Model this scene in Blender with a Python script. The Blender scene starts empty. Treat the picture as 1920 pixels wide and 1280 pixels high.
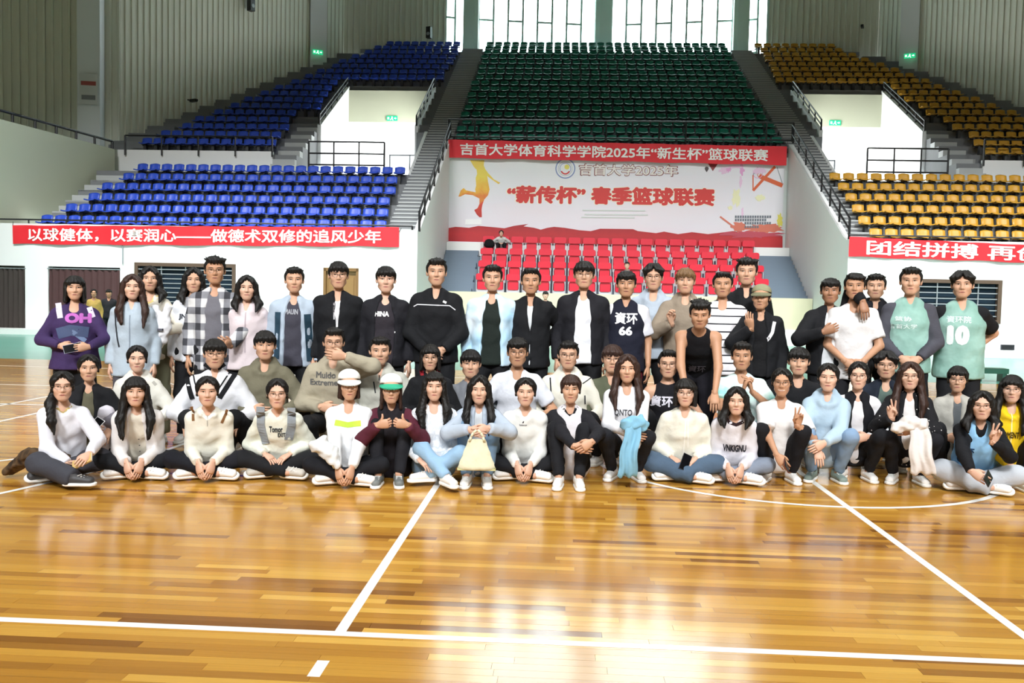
import bpy, bmesh, math, random
import numpy as np
from mathutils import Vector, Matrix
from mathutils.bvhtree import BVHTree

random.seed(7); RNG = np.random.default_rng(7)
scene = bpy.context.scene
COL = scene.collection
R = math.radians

# ------------------------------------------------------------------ camera
F_PX, CAM_H = 1650.0, 1.475
YAW, PITCH, ROLL = math.atan(89/F_PX), -math.atan(84/F_PX), 0.021
fw = Vector((-math.sin(YAW)*math.cos(PITCH), math.cos(YAW)*math.cos(PITCH), math.sin(PITCH)))
r0 = Vector((math.cos(YAW), math.sin(YAW), 0)); u0 = r0.cross(fw)
c_right = math.cos(ROLL)*r0 + math.sin(ROLL)*u0
c_up = -math.sin(ROLL)*r0 + math.cos(ROLL)*u0
camd = bpy.data.cameras.new('camera'); cam = bpy.data.objects.new('camera', camd); COL.objects.link(cam)
m3 = Matrix((c_right, c_up, -fw)).transposed()
cam.matrix_world = Matrix.Translation((0, 0, CAM_H)) @ m3.to_4x4()
camd.sensor_width = 36.0; camd.sensor_fit = 'HORIZONTAL'; camd.lens = 36.0*F_PX/1920.0
camd.clip_end = 500; camd.clip_start = 0.05
scene.camera = cam

# ------------------------------------------------------------------ world, lights, exposure
world = bpy.data.worlds.new('sky'); scene.world = world; world.use_nodes = True
bg = world.node_tree.nodes['Background']
bg.inputs[0].default_value = (0.86, 0.95, 1.0, 1); bg.inputs[1].default_value = 9.0
scene.view_settings.view_transform = 'Standard'; scene.view_settings.look = 'None'
scene.view_settings.gamma = 1.0; scene.view_settings.use_curve_mapping = False
scene.view_settings.exposure = 0.0

def area_light(name, loc, rot, sx, sy, power, color=(1, 1, 1), spread=180):
    d = bpy.data.lights.new(name, 'AREA'); d.shape = 'RECTANGLE'; d.size = sx; d.size_y = sy
    d.energy = power; d.color = color; d.spread = R(spread)
    o = bpy.data.objects.new(name, d); o.location = loc; o.rotation_euler = rot; COL.objects.link(o)
    return o
# rows of hall lamps above the court
for ly in (-6, 2, 10, 19):
    for lx in (-11, 2, 15):
        area_light('hall_lamp', (lx, ly, 15.0), (0, 0, 0), 3.0, 1.5, 250, (1.0, 0.985, 0.95), 105)
# added fill from the photographer's side, aimed at the people and the stand foot
for lx in (-12, -5, 2, 9, 16):
    area_light('front_fill', (lx, -7, 11.0), (R(60), 0, 0), 3.0, 1.6, 300, (0.97, 0.985, 1.0), 54)
# added fill lights, tilted to brighten the front wall of the stand
for lx in (-14, -6.0, 2, 10, 18):
    area_light('wall_fill', (lx, 17, 13.5), (R(38), 0, 0), 2.4, 1.2, 520, (0.98, 0.99, 1.0), 80)
# large added front fill behind the photographer, standing in for opposite window daylight
area_light('rear_area_fill', (2, -26, 9), (R(90), 0, 0), 22, 8, 750, (0.93, 0.97, 1.0))

# ------------------------------------------------------------------ helpers
def lin(c):
    if isinstance(c, str):
        c = c.lstrip('#'); c = tuple(int(c[i:i+2], 16)/255 for i in (0, 2, 4))
    return tuple((v/12.92 if v <= 0.04045 else ((v+0.055)/1.055)**2.4) for v in c[:3])
MATS = {}
def mat(name, color, rough=0.6, var=0.0, vscale=3.0, bump=0.0, bscale=40.0, metal=0.0, spec=0.5, coat=0.0, emit=0.0, bdist=0.01):
    if name in MATS: return MATS[name]
    m = bpy.data.materials.new(name); m.use_nodes = True
    nt = m.node_tree; b = nt.nodes['Principled BSDF']
    c = lin(color)
    b.inputs['Base Color'].default_value = (*c, 1); b.inputs['Roughness'].default_value = rough
    b.inputs['Metallic'].default_value = metal; b.inputs['Specular IOR Level'].default_value = spec
    b.inputs['Coat Weight'].default_value = coat
    if emit: b.inputs['Emission Color'].default_value = (*c, 1); b.inputs['Emission Strength'].default_value = emit
    tc = nt.nodes.new('ShaderNodeTexCoord')
    n = nt.nodes.new('ShaderNodeTexNoise'); n.inputs['Scale'].default_value = vscale; n.inputs['Detail'].default_value = 4
    nt.links.new(tc.outputs['Object'], n.inputs['Vector'])
    mr = nt.nodes.new('ShaderNodeMapRange')
    mr.inputs[3].default_value = 1-max(var, 0.02); mr.inputs[4].default_value = 1+max(var, 0.02)
    nt.links.new(n.outputs[0], mr.inputs[0])
    mx = nt.nodes.new('ShaderNodeVectorMath'); mx.operation = 'SCALE'; mx.inputs[0].default_value = c
    nt.links.new(mr.outputs[0], mx.inputs['Scale']); nt.links.new(mx.outputs[0], b.inputs['Base Color'])
    if bump:
        n2 = nt.nodes.new('ShaderNodeTexNoise'); n2.inputs['Scale'].default_value = bscale; n2.inputs['Detail'].default_value = 3
        nt.links.new(tc.outputs['Object'], n2.inputs['Vector'])
        bp = nt.nodes.new('ShaderNodeBump'); bp.inputs['Strength'].default_value = bump; bp.inputs['Distance'].default_value = bdist
        nt.links.new(n2.outputs[0], bp.inputs['Height']); nt.links.new(bp.outputs[0], b.inputs['Normal'])
    MATS[name] = m
    return m

def tag(o, label=None, cat=None, group=None, kind=None):
    if label: o['label'] = label
    if cat: o['category'] = cat
    if group: o['group'] = group
    if kind: o['kind'] = kind
    return o
def link(o, parent=None):
    COL.objects.link(o)
    if parent is not None: o.parent = parent
    return o
def empty(name, loc=(0, 0, 0), rz=0, parent=None):
    o = bpy.data.objects.new(name, None); o.location = loc; o.rotation_euler = (0, 0, rz); o.empty_display_size = 0.1
    return link(o, parent)
def mesh_obj(name, verts, faces, m=None, parent=None, smooth=False, loc=(0, 0, 0), rot=(0, 0, 0)):
    me = bpy.data.meshes.new(name); me.from_pydata([tuple(v) for v in verts], [], [tuple(f) for f in faces]); me.update()
    if smooth: me.shade_smooth()
    if m: me.materials.append(m)
    o = bpy.data.objects.new(name, me); o.location = loc; o.rotation_euler = rot
    return link(o, parent)
def box_geo(x0, x1, y0, y1, z0, z1):
    v = [(x0, y0, z0), (x1, y0, z0), (x1, y1, z0), (x0, y1, z0), (x0, y0, z1), (x1, y0, z1), (x1, y1, z1), (x0, y1, z1)]
    f = [(0, 3, 2, 1), (4, 5, 6, 7), (0, 1, 5, 4), (1, 2, 6, 5), (2, 3, 7, 6), (3, 0, 4, 7)]
    return v, f
class MB:
    def __init__(s): s.v = []; s.f = []; s.mi = []
    def add(s, v, f, mi=0):
        o = len(s.v); s.v += [tuple(p) for p in v]; s.f += [tuple(i+o for i in q) for q in f]; s.mi += [mi]*len(f); return s
    def box(s, *a, mi=0): return s.add(*box_geo(*a), mi)
    def tube(s, a, b, r, n=8, r2=None, mi=0):
        a = Vector(a); b = Vector(b); d = (b-a).normalized(); r2 = r if r2 is None else r2
        u = d.orthogonal().normalized(); w = d.cross(u)
        v = [a+(u*math.cos(2*math.pi*k/n)+w*math.sin(2*math.pi*k/n))*r for k in range(n)]
        v += [b+(u*math.cos(2*math.pi*k/n)+w*math.sin(2*math.pi*k/n))*r2 for k in range(n)]
        f = [(k, (k+1) % n, n+(k+1) % n, n+k) for k in range(n)] + [tuple(range(n-1, -1, -1)), tuple(range(n, 2*n))]
        return s.add(v, f, mi)
    def prism(s, pts, y0, y1, mi=0):      # polygon in (x,z) extruded along y
        n = len(pts); v = [(x, y0, z) for x, z in pts]+[(x, y1, z) for x, z in pts]
        f = [tuple(range(n-1, -1, -1)), tuple(range(n, 2*n))]+[(k, (k+1) % n, n+(k+1) % n, n+k) for k in range(n)]
        return s.add(v, f, mi)
    def obj(s, name, m=None, parent=None, smooth=False, loc=(0, 0, 0), rot=(0, 0, 0)):
        o = mesh_obj(name, s.v, s.f, None, parent, smooth, loc, rot)
        for q in (m if isinstance(m, (list, tuple)) else [m]):
            if q: o.data.materials.append(q)
        if any(s.mi): o.data.polygons.foreach_set('material_index', s.mi)
        bm = bmesh.new(); bm.from_mesh(o.data); bmesh.ops.recalc_face_normals(bm, faces=bm.faces); bm.to_mesh(o.data); bm.free()
        return o
UNIT = {}
def unit_box(m):
    if m.name not in UNIT:
        me = bpy.data.meshes.new('unit_box_'+m.name); v, f = box_geo(-.5, .5, -.5, .5, -.5, .5); me.from_pydata(v, [], f); me.materials.append(m); UNIT[m.name] = me
    return UNIT[m.name]
def ubox(name, m, x0, x1, y0, y1, z0, z1, parent=None):
    o = bpy.data.objects.new(name, unit_box(m)); o.location = ((x0+x1)/2, (y0+y1)/2, (z0+z1)/2); o.scale = (x1-x0, y1-y0, z1-z0)
    return link(o, parent)
def struct(o, label=None): return tag(o, label, None, None, 'structure')
def copy_obj(o, parent=None, name=None):
    c = o.copy(); COL.objects.link(c)
    if parent is not None: c.parent = parent
    return c

# ------------------------------------------------------------------ floor
def floor_material():
    m = bpy.data.materials.new('varnished_maple'); m.use_nodes = True; nt = m.node_tree; b = nt.nodes['Principled BSDF']
    at = nt.nodes.new('ShaderNodeAttribute'); at.attribute_name = 'tone'
    oi = nt.nodes.new('ShaderNodeObjectInfo')
    add = nt.nodes.new('ShaderNodeMath'); add.operation = 'ADD'
    sep = nt.nodes.new('ShaderNodeSeparateColor'); nt.links.new(oi.outputs['Color'], sep.inputs[0])
    one = nt.nodes.new('ShaderNodeMath'); one.operation = 'SUBTRACT'; one.inputs[1].default_value = 1.0
    nt.links.new(sep.outputs[0], one.inputs[0])
    nt.links.new(at.outputs['Fac'], add.inputs[0]); nt.links.new(one.outputs[0], add.inputs[1])
    cr = nt.nodes.new('ShaderNodeValToRGB'); el = cr.color_ramp.elements
    el[0].position = 0.0; el[0].color = (*lin('#84541e'), 1); el[1].position = 1.0; el[1].color = (*lin('#dcac50'), 1)
    for p, c in ((0.10, '#9a6828'), (0.35, '#b47e30'), (0.7, '#c59038')):
        e = el.new(p); e.color = (*lin(c), 1)
    nt.links.new(add.outputs[0], cr.inputs[0])
    geo = nt.nodes.new('ShaderNodeNewGeometry'); mp = nt.nodes.new('ShaderNodeMapping'); mp.inputs['Scale'].default_value = (1.2, 45, 1)
    nt.links.new(geo.outputs['Position'], mp.inputs[0])
    n = nt.nodes.new('ShaderNodeTexNoise'); n.inputs['Scale'].default_value = 2.0; n.inputs['Detail'].default_value = 5
    nt.links.new(mp.outputs[0], n.inputs['Vector'])
    mr = nt.nodes.new('ShaderNodeMapRange'); mr.inputs[3].default_value = 0.8; mr.inputs[4].default_value = 1.2
    nt.links.new(n.outputs[0], mr.inputs[0])
    sc = nt.nodes.new('ShaderNodeVectorMath'); sc.operation = 'SCALE'
    nt.links.new(cr.outputs[0], sc.inputs[0]); nt.links.new(mr.outputs[0], sc.inputs['Scale'])
    nt.links.new(sc.outputs[0], b.inputs['Base Color'])
    b.inputs['Roughness'].default_value = 0.16; b.inputs['Specular IOR Level'].default_value = 0.55
    n3 = nt.nodes.new('ShaderNodeTexNoise'); n3.inputs['Scale'].default_value = 6.0
    nt.links.new(geo.outputs['Position'], n3.inputs['Vector'])
    bp = nt.nodes.new('ShaderNodeBump'); bp.inputs['Strength'].default_value = 0.06; bp.inputs['Distance'].default_value = 0.01
    nt.links.new(n3.outputs[0], bp.inputs['Height']); nt.links.new(bp.outputs[0], b.inputs['Normal'])
    return m
M_wood = floor_material()
M_green = mat('green_floor_coating', '#6fae9c', 0.25, 0.06, 0.8)
M_line = mat('white_line_paint', '#f4f4f0', 0.22, 0.02)
M_under = mat('dark_subfloor', '#6b4a24', 0.6)
floor = MB().box(-34, 38, -30, 27.2, -0.3, -0.02).obj('floor', M_under); struct(floor, 'varnished maple sports hall floor with white court lines')
g = MB()
g.box(-34, 38, 17.3, 30.6, -0.05, 0.0); g.box(-5, 9, 26, 35, -0.06, -0.001)
g.obj('floor_border', M_green, floor)
PW = 0.062   # strip width
def plank_rows(y0, y1):
    k0 = math.floor(y0/PW); k1 = math.floor(y1/PW)
    for k in range(k0, k1): yield k, k*PW
near_planks = []; vs = []; fs = []; tones = []
UP = None
GAP = 0.0006
for k, y in plank_rows(-2.0, 17.3):
    rr = random.Random(k*13+5)
    vis = 0.62*(y+1.0)+1.5
    xl, xr = (-vis*1.05-0.5, vis*1.05+1.0) if 3.0 < y < 5.2 else (-24, 26)
    x = xl - rr.random()*1.2
    while x < xr:
        L = rr.uniform(0.35, 1.5); t = min(1, max(0, rr.gauss(0.56, 0.22)))
        if rr.random() < 0.03: t = 0.03
        dz = rr.uniform(-0.0004, 0.0)
        if 3.22 < y < 3.92 and x+L > -2.6 and x < 2.6 and len(near_planks) < 300:
            near_planks.append((x, L, y, t, dz))
        else:
            o = len(vs); a = GAP
            vs += [(x+a, y+a, dz), (x+L-a, y+a, dz), (x+L-a, y+PW-a, dz), (x+a, y+PW-a, dz)]
            fs.append((o, o+1, o+2, o+3)); tones.append(t)
        x += L
fl = mesh_obj('floor_plank_field', vs, fs, M_wood, floor); fl['kind'] = 'stuff'
at = fl.data.attributes.new('tone', 'FLOAT', 'FACE'); at.data.foreach_set('value', tones)
fl.color = (1, 1, 1, 1)
pv, pf = box_geo(0, 1, 0, 1, -0.02, 0)
pm = bpy.data.meshes.new('plank'); pm.from_pydata(pv, [], pf); pm.materials.append(M_wood)
for x, L, y, t, dz in near_planks:
    o = bpy.data.objects.new('plank', pm); o.location = (x+GAP, y+GAP, dz); o.scale = (L-2*GAP, PW-2*GAP, 1)
    o.color = (1+t, 1, 1, 1); link(o, floor)
# court lines
ln = MB(); zt = 0.0008
def strip(x0, x1, y0, y1): ln.box(x0, x1, y0, y1, -0.01, zt)
strip(-24, 26, 3.68, 3.73)                      # side line of the volleyball court
strip(-0.95, -0.90, 3.73, 12.7); strip(2.095, 2.145, 3.73, 15.7); strip(5.14, 5.19, 3.73, 12.7)
strip(-0.94, -0.89, 3.27, 3.42); strip(-0.94, -0.89, 2.92, 3.07)
strip(-11.9, 16.1, 15.7, 15.75); strip(-11.9, 16.1, 12.7, 12.75)
strip(-6.9, -6.85, 3.73, 12.7); strip(11.1, 11.15, 3.73, 12.7)
strip(-11.9, -6.1, 5.75, 5.8); strip(-11.9, -6.1, 10.6, 10.65); strip(-6.1, -6.05, 5.75, 10.65)
def ring(cx, cy, r, w=0.05, a0=0, a1=360, n=72):
    v = []; f = []
    for k in range(n+1):
        a = R(a0+(a1-a0)*k/n)
        v += [(cx+(r-w)*math.cos(a), cy+(r-w)*math.sin(a), zt+.0006), (cx+r*math.cos(a), cy+r*math.sin(a), zt+.0006)]
        if k: o = 2*k; f.append((o-2, o-1, o+1, o))
    ln.add(v, f)
ring(2.12, 8.22, 1.8); ring(-6.1, 8.2, 1.8, a0=-90, a1=90); ring(-10.3, 8.2, 6.75, a0=-75, a1=75)
ln.obj('floor_line', M_line, floor)

# ------------------------------------------------------------------ the stand
M_conc = mat('grey_concrete', '#7c7f81', 0.8, 0.10, 1.5, 0.2, 8)
M_conc2 = mat('pale_step_concrete', '#b3b7b6', 0.8, 0.08, 2.0, 0.2, 8)
M_white = mat('white_wall_paint', '#eef0ef', 0.7, 0.015, 0.6)
M_beige = mat('beige_wall_paint', '#b9bda6', 0.7, 0.03, 0.6)
M_black = mat('black_rail_metal', '#17181a', 0.4, 0.05)
M_panel = mat('corrugated_panel', '#cfd1c1', 0.6, 0.06, 0.5)
M_column = mat('painted_column', '#dde2e4', 0.7, 0.04, 0.6)
CX = 2.1
def mx(x): return 2*CX-x
def yrow(i): return 27.6+0.8*i
def ztread(i): return 3.1+0.45*i
# plan of the outer wall on the left; mirrored on the right
WL = [(-18.3, 26.9), (-18.0, 35.2), (-11.9, 47.2), (-6.75, 49.6)]
def wall_x(y):
    for (xa, ya), (xb, yb) in zip(WL, WL[1:]):
        if ya <= y <= yb and yb > ya: return xa+(xb-xa)*(y-ya)/(yb-ya)
    return WL[-1][0]
XA0, XA1 = -5.55, -4.45                # left aisle; right aisle mirrored
VX0, VX1, VY = -10.05, -6.15, 41.0     # entrance opening through the stand
WALK_Z = ztread(6)
stand = empty('grandstand', (0, 0, 0)); struct(stand, 'stepped concrete grandstand under the seat blocks')
def tier(x0, x1, i, m=M_conc, z1=None):
    z1 = ztread(i) if z1 is None else z1
    ubox('tier', m, x0, x1, yrow(i)-0.55, yrow(i)+0.25, max(0.0, z1-(0.5 if i < 3 else 1.3)), z1, stand)
for i in range(0, 26):
    wl = wall_x(yrow(i)+0.2)
    for s in (0, 1):
        f = (lambda a, b: (a, b)) if s == 0 else (lambda a, b: (mx(b), mx(a)))
        if i < 6:
            wlo = max(-17.0, wl)
            tier(*f(wlo, XA1), i)
        elif i < 8:                       # cross walkway
            tier(*f(wl, XA0), i, z1=WALK_Z)
            tier(*f(XA0, XA1), i)
        elif yrow(i)+0.3 < VY:
            tier(*f(wl, VX0-0.15), i)
            tier(*f(XA0 if i < 11 else VX1+0.15, XA1), i)
        elif i == 17:
            tier(*f(wl, VX0-0.15), i); tier(*f(VX1+0.15, XA1), i)
            x0, x1 = f(VX0-0.15, VX1+0.15); ubox('tier', M_conc, x0, x1, VY+0.15, yrow(i)+0.25, ztread(i)-0.5, ztread(i), stand)
        else:
            tier(*f(wl, XA1), i)
    if i >= 10: tier(XA1, mx(XA1), i)
    if i == 9: ubox('tier', M_conc, XA1, mx(XA1), 34.46, yrow(9)+0.25, 6.9, ztread(9), stand)
# aisle steps: two per tier
for i in range(0, 26):
    for s in (0, 1):
        for (a, b) in ((XA0, XA1),):
            x0, x1 = (a, b) if s == 0 else (mx(b), mx(a))
            for q in range(3):
                ya, zt_ = yrow(i)-0.55+.2667*q, ztread(i)+.15*q
                if q: ubox('step_riser', M_conc, x0, x1, ya, ya+.2667, zt_-.15, zt_-.045, stand)
                ubox('aisle_step', M_conc2, x0, x1, ya-.025, ya+.2667, zt_-.045, zt_+.004, stand)
    # stair along the outer wall
    if i < 6:
        ubox('aisle_step', M_conc2, -17.0, -16.4+0.25*i, yrow(i)-0.15, yrow(i)+0.25, ztread(i), ztread(i)+0.225, stand)
        ubox('aisle_step', M_conc2, -17.0, -16.4+0.25*i, yrow(i)-0.55, yrow(i)-0.15, ztread(i)-0.05, ztread(i)+0.004, stand)
    if i >= 8:
        for s in (0, 1):
            wl = wall_x(yrow(i)); a, b = wl, wl+1.15
            x0, x1 = (a, b) if s == 0 else (mx(b), mx(a))
            ubox('aisle_step', M_conc, x0, x1, yrow(i)-0.15, yrow(i)+0.25, ztread(i), ztread(i)+0.225, stand)
    if 8 <= i < 12:
        for s in (0, 1):
            a, b = VX0-1.0, VX0-0.15
            x0, x1 = (a, b) if s == 0 else (mx(b), mx(a))
            ubox('aisle_step', M_conc2, x0, x1, yrow(i)-0.15, yrow(i)+0.25, ztread(i), ztread(i)+0.225, stand)
# steps from the cross walkway up to the upper block
for s in (0, 1):
    for k in range(4):
        a, b = VX0-1.0, VX0-0.15
        x0, x1 = (a, b) if s == 0 else (mx(b), mx(a))
        ubox('aisle_step', M_conc2, x0, x1, yrow(8)-0.55-0.25*(k+1), yrow(8)-0.55-0.25*k, WALK_Z, ztread(8)-0.22*(k+1)+0.02, stand)
    # white riser under the upper block
    a, b = WL[1][0]+0.1, VX0-1.05
    x0, x1 = (a, b) if s == 0 else (mx(b), mx(a))
    w = ubox('wall_riser', M_white, x0, x1, yrow(8)-0.62, yrow(8)-0.5, WALK_Z, ztread(8)+0.12); struct(w)

    # white stringer wall on the open side of the aisle
    a, b = sorted((XA0, XA0-0.12)) if s == 0 else sorted((mx(XA0), mx(XA0)+0.12))
    mb = MB(); pts = [(31.9, 5.6), (31.9, ztread(6)-.1), (yrow(11)-.5, ztread(11)+.05), (yrow(11)-.5, 5.6)]
    mb.add([(a, y, z) for y, z in pts]+[(b, y, z) for y, z in pts], [(0, 1, 2, 3), (7, 6, 5, 4), (0, 4, 5, 1), (1, 5, 6, 2), (2, 6, 7, 3), (3, 7, 4, 0)])
    struct(mb.obj('wall_stringer', M_white))

# ---- front walls, recess walls
FY = 26.9
def wall_poly_x(name, pts_yz, x0, x1, m):        # polygon in (y,z) extruded along x
    mb = MB(); n = len(pts_yz)
    mb.add([(x0, y, z) for y, z in pts_yz]+[(x1, y, z) for y, z in pts_yz],
           [tuple(range(n)), tuple(range(2*n-1, n-1, -1))]+[(k, n+k, n+(k+1) % n, (k+1) % n) for k in range(n)])
    return struct(mb.obj(name, m))
w = MB()
# left front wall with holes for two curtained openings, a window and a door
def wall_with_holes(name, x0, x1, z0, z1, y, t, holes, m):
    mb = MB(); xs = sorted({x0, x1, *[h[0] for h in holes], *[h[1] for h in holes]})
    for a, b in zip(xs, xs[1:]):
        hh = sorted([(h[2], h[3]) for h in holes if h[0] <= a and h[1] >= b]); z = z0
        for h0, h1 in hh:
            if h0 > z: mb.box(a, b, y, y+t, z, h0)
            z = h1
        if z < z1: mb.box(a, b, y, y+t, z, z1)
    return struct(mb.obj(name, m))
wall_front_left = wall_with_holes('wall_front_left', -24, -4.42, 0, 3.45, FY, 0.25,
    [(-19.0, -16.85, 0.0, 2.12), (-16.1, -13.78, 0.0, 2.12), (-13.25, -10.15, 0.95, 2.24), (-7.32, -6.24, 0.0, 2.24)], M_white)
wall_front_right = wall_with_holes('wall_front_right', 8.55, 26, 0, 3.4, FY, 0.25, [(10.62, 13.0, 1.02, 2.2)], M_white)
for n, x0, x1 in (('wall_recess_left', -4.6, -4.42), ('wall_recess_right', 8.55, 8.73)):
    wall_poly_x(n, [(FY+.252, 0), (FY+.252, 3.42), (FY+0.5, 3.5), (34.44, 7.5), (34.44, 0)], x0, x1, M_white)
struct(ubox('wall_recess_back', M_white, -4.6, 8.73, 34.45, 34.6, 0, 7.0))
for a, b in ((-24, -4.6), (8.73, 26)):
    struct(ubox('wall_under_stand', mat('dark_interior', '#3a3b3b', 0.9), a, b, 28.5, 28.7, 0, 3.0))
# baseboard kerb along the front walls
struct(ubox('baseboard_left', mat('pale_kerb', '#e6ebe8', 0.6), -24, -4.42, FY-0.75, FY, 0, 0.16))
struct(ubox('baseboard_right', MATS['pale_kerb'], 8.55, 26, FY-0.75, FY, 0, 0.16))
# beige side walls of the outer stairs
for s in (0, 1):
    a = [(-17.9, 26.9), (-17.0, 32.9)]
    mb = MB()
    q = [(-17.9, 26.9), (-17.05, 32.9), (-17.25, 32.9), (-18.1, 26.9)]
    if s: q = [(mx(x), y) for x, y in q]
    mb.add([(x, y, 0) for x, y in q]+[(x, y, 6.75) for x, y in q], [(0, 1, 2, 3), (4, 5, 6, 7), (0, 1, 5, 4), (1, 2, 6, 5), (2, 3, 7, 6), (3, 0, 4, 7)])
    struct(mb.obj('wall_stair_left' if s == 0 else 'wall_stair_right', M_beige))
    struct(ubox('floor_landing', M_conc, *((-24, -18.15) if s == 0 else (mx(-18.15), mx(-24))), 26.9, 35.4, 5.4, 5.7))

# ---- entrances (openings with walls, doorway, door frame)
for s in (0, 1):
    fx = (lambda x: x) if s == 0 else mx
    def bx(name, m, x0, x1, *r):
        a, b = sorted((fx(x0), fx(x1))); return struct(ubox(name, m, a, b, *r))
    side = 'left' if s == 0 else 'right'
    for nm, xa in (('wall_entrance_outer', VX0-0.15), ('wall_entrance_inner', VX1)):
        a, b = sorted((fx(xa), fx(xa+0.15)))
        y0 = 36.3; zt0 = ztread(11)+0.35
        wall_poly_x(nm, [(y0, 5.2), (y0, zt0), (VY+0.1, zt0+(VY+0.1-y0)*0.5625), (VY+0.1, 5.2)], a, b, M_white)
    bx('wall_entrance_lintel', M_beige, VX0, VX1, VY, VY+0.15, 9.35, ztread(17)+0.15)
    bx('wall_entrance_back', M_white, VX0, VX1, VY+2.6, VY+2.75, 5.2, 9.45)
    bx('ceiling_entrance', M_white, VX0, VX1, VY, VY+2.75, 9.35, 9.45)
    bx('floor_entrance', M_conc2, VX0, VX1, 33.0, VY+2.75, 5.2, WALK_Z)
    for nm, xa in (('wall_entrance_outer', VX0-0.15), ('wall_entrance_inner', VX1)):
        bx(nm, M_white, xa, xa+0.15, VY+0.1, VY+2.75, 5.2, 9.45)
for lx in (-8.1, 12.3):
    area_light('passage_fill', (lx, 42.4, 9.3), (0, 0, 0), 2.5, 1.2, 380, (1, 1, 1))  # added light that brightens the passage in place of daylight
for lx, rz in ((VX1-.04, 1), (mx(VX1)+.04, -1)):
    area_light('entrance_fill', (lx, 38.6, 8.7), (0, R(90*rz), 0), .3, 3.0, 260, (1, 1, 1))  # added light to lift the entrance walls and lintel, no fixture there
M_exit = mat('exit_sign_green', '#1fae74', 0.4, emit=1.4); M_exitw = mat('exit_sign_white', '#e8fff4', 0.4, emit=1.6)
def exit_sign(x, y, z, w, label, rz=0.0):
    e = empty('exit_sign', (x, y, z), rz); tag(e, label, 'exit sign', 'green exit signs')
    MB().box(-w/2, w/2, -0.06, 0.0, -w*0.22, w*0.22).obj('sign_box', M_exit, e)
    k = w/0.5
    mb = MB()   # running figure and arrow
    y0, y1 = -0.066, -0.06
    mb.prism([(-.03*k, .06*k), (0, .09*k), (.03*k, .06*k), (0, .03*k)], y0, y1)
    mb.prism([(-.05*k, .02*k), (.04*k, .03*k), (.02*k, -.03*k), (.07*k, -.08*k), (.04*k, -.09*k), (-.02*k, -.03*k), (-.08*k, -.08*k), (-.1*k, -.06*k), (-.03*k, -.01*k)], y0, y1)
    mb.prism([(.1*k, .02*k), (.16*k, .02*k), (.16*k, .05*k), (.21*k, 0), (.16*k, -.05*k), (.16*k, -.02*k), (.1*k, -.02*k)], y0, y1)
    mb.prism([(-.21*k, .05*k), (-.13*k, .05*k), (-.13*k, -.05*k), (-.21*k, -.05*k)], y0, y1)
    mb.obj('pictogram', M_exitw, e)

# ---- outer corrugated walls built of ribbed panels, columns, window wall
def panel_mesh(w, h):
    mb = MB(); n = 3; p = []
    for k in range(n):
        a = k*w/n
        p += [(a, 0), (a+w/n*0.62, 0), (a+w/n*0.68, -0.05), (a+w/n*0.92, -0.05), (a+w/n*0.97, 0)]
    p.append((w-0.012, 0))
    v = [(x, y, 0) for x, y in p]+[(x, y, h) for x, y in p]; m = len(p)
    mb.add(v, [(k, k+1, m+k+1, m+k) for k in range(m-1)])
    me = bpy.data.meshes.new('panel'); me.from_pydata(mb.v, [], mb.f); me.materials.append(M_panel); return me
def panel_wall(name, pa, pb, z0, z1, w=0.9):
    (xa, ya), (xb, yb) = pa, pb
    L = math.hypot(xb-xa, yb-ya); n = max(1, round(L/w)); ang = math.atan2(yb-ya, xb-xa)
    e = struct(empty(name, (xa, ya, 0), ang)); me = panel_mesh(L/n, z1-z0)
    for k in range(n):
        o = bpy.data.objects.new('panel', me); o.location = (k*L/n, 0, z0); link(o, e)
    ubox('backing', M_panel, 0, L, 0.05, 0.2, z0, z1, e)
    return e
TOPZ = 27.0
panel_wall('wall_left_front', (-26, 33.0), (-18.0, 35.2), 5.0, TOPZ)
panel_wall('wall_left_middle', (-18.0, 35.2), (-11.9, 47.2), 4.5, TOPZ)
panel_wall('wall_left_back', (-11.9, 47.2), (-6.75, 49.6), 9.0, TOPZ)
panel_wall('wall_right_back', (mx(-6.75), 49.6), (mx(-11.9), 47.2), 9.0, TOPZ)
panel_wall('wall_right_middle', (mx(-11.9), 47.2), (mx(-18.0), 35.2), 4.5, TOPZ)
panel_wall('wall_right_front', (mx(-18.0), 35.2), (mx(-26), 33.0), 5.0, TOPZ)
def column(x, y, z0, w=0.95, d=0.5, rz=0.0):
    mb = MB().box(-w/2, w/2, -d/2, d/2, z0, TOPZ); mb.box(-w/2-.05, w/2+.05, -d/2-.05, d/2+.05, z0, z0+.3)
    o = mb.obj('column', M_column, None, False, (x, y, 0), (0, 0, rz)); return struct(o)
column(-18.9, 34.6, 5.0, 0.85, 0.6, 0.2); column(-12.75, 45.2, 8.5, 0.85, 0.6, 0.5); column(mx(-12.75), 45.2, 8.5, 0.85, 0.6, -0.5)
# remaining hall shell (outside the view): roof, side walls, wall behind the photographer
struct(ubox('ceiling', mat('dark_roof', '#6d706c', 0.8), -30, 34, -30, 52, TOPZ, TOPZ+0.3))
struct(ubox('wall_west', M_beige, -26.3, -26, -30, 33.2, 0, TOPZ)); struct(ubox('wall_east', M_beige, 30.2, 30.5, -30, 33.2, 0, TOPZ))
struct(ubox('wall_behind', M_beige, -26, 30.2, -30.3, -30, 0, TOPZ))
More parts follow.
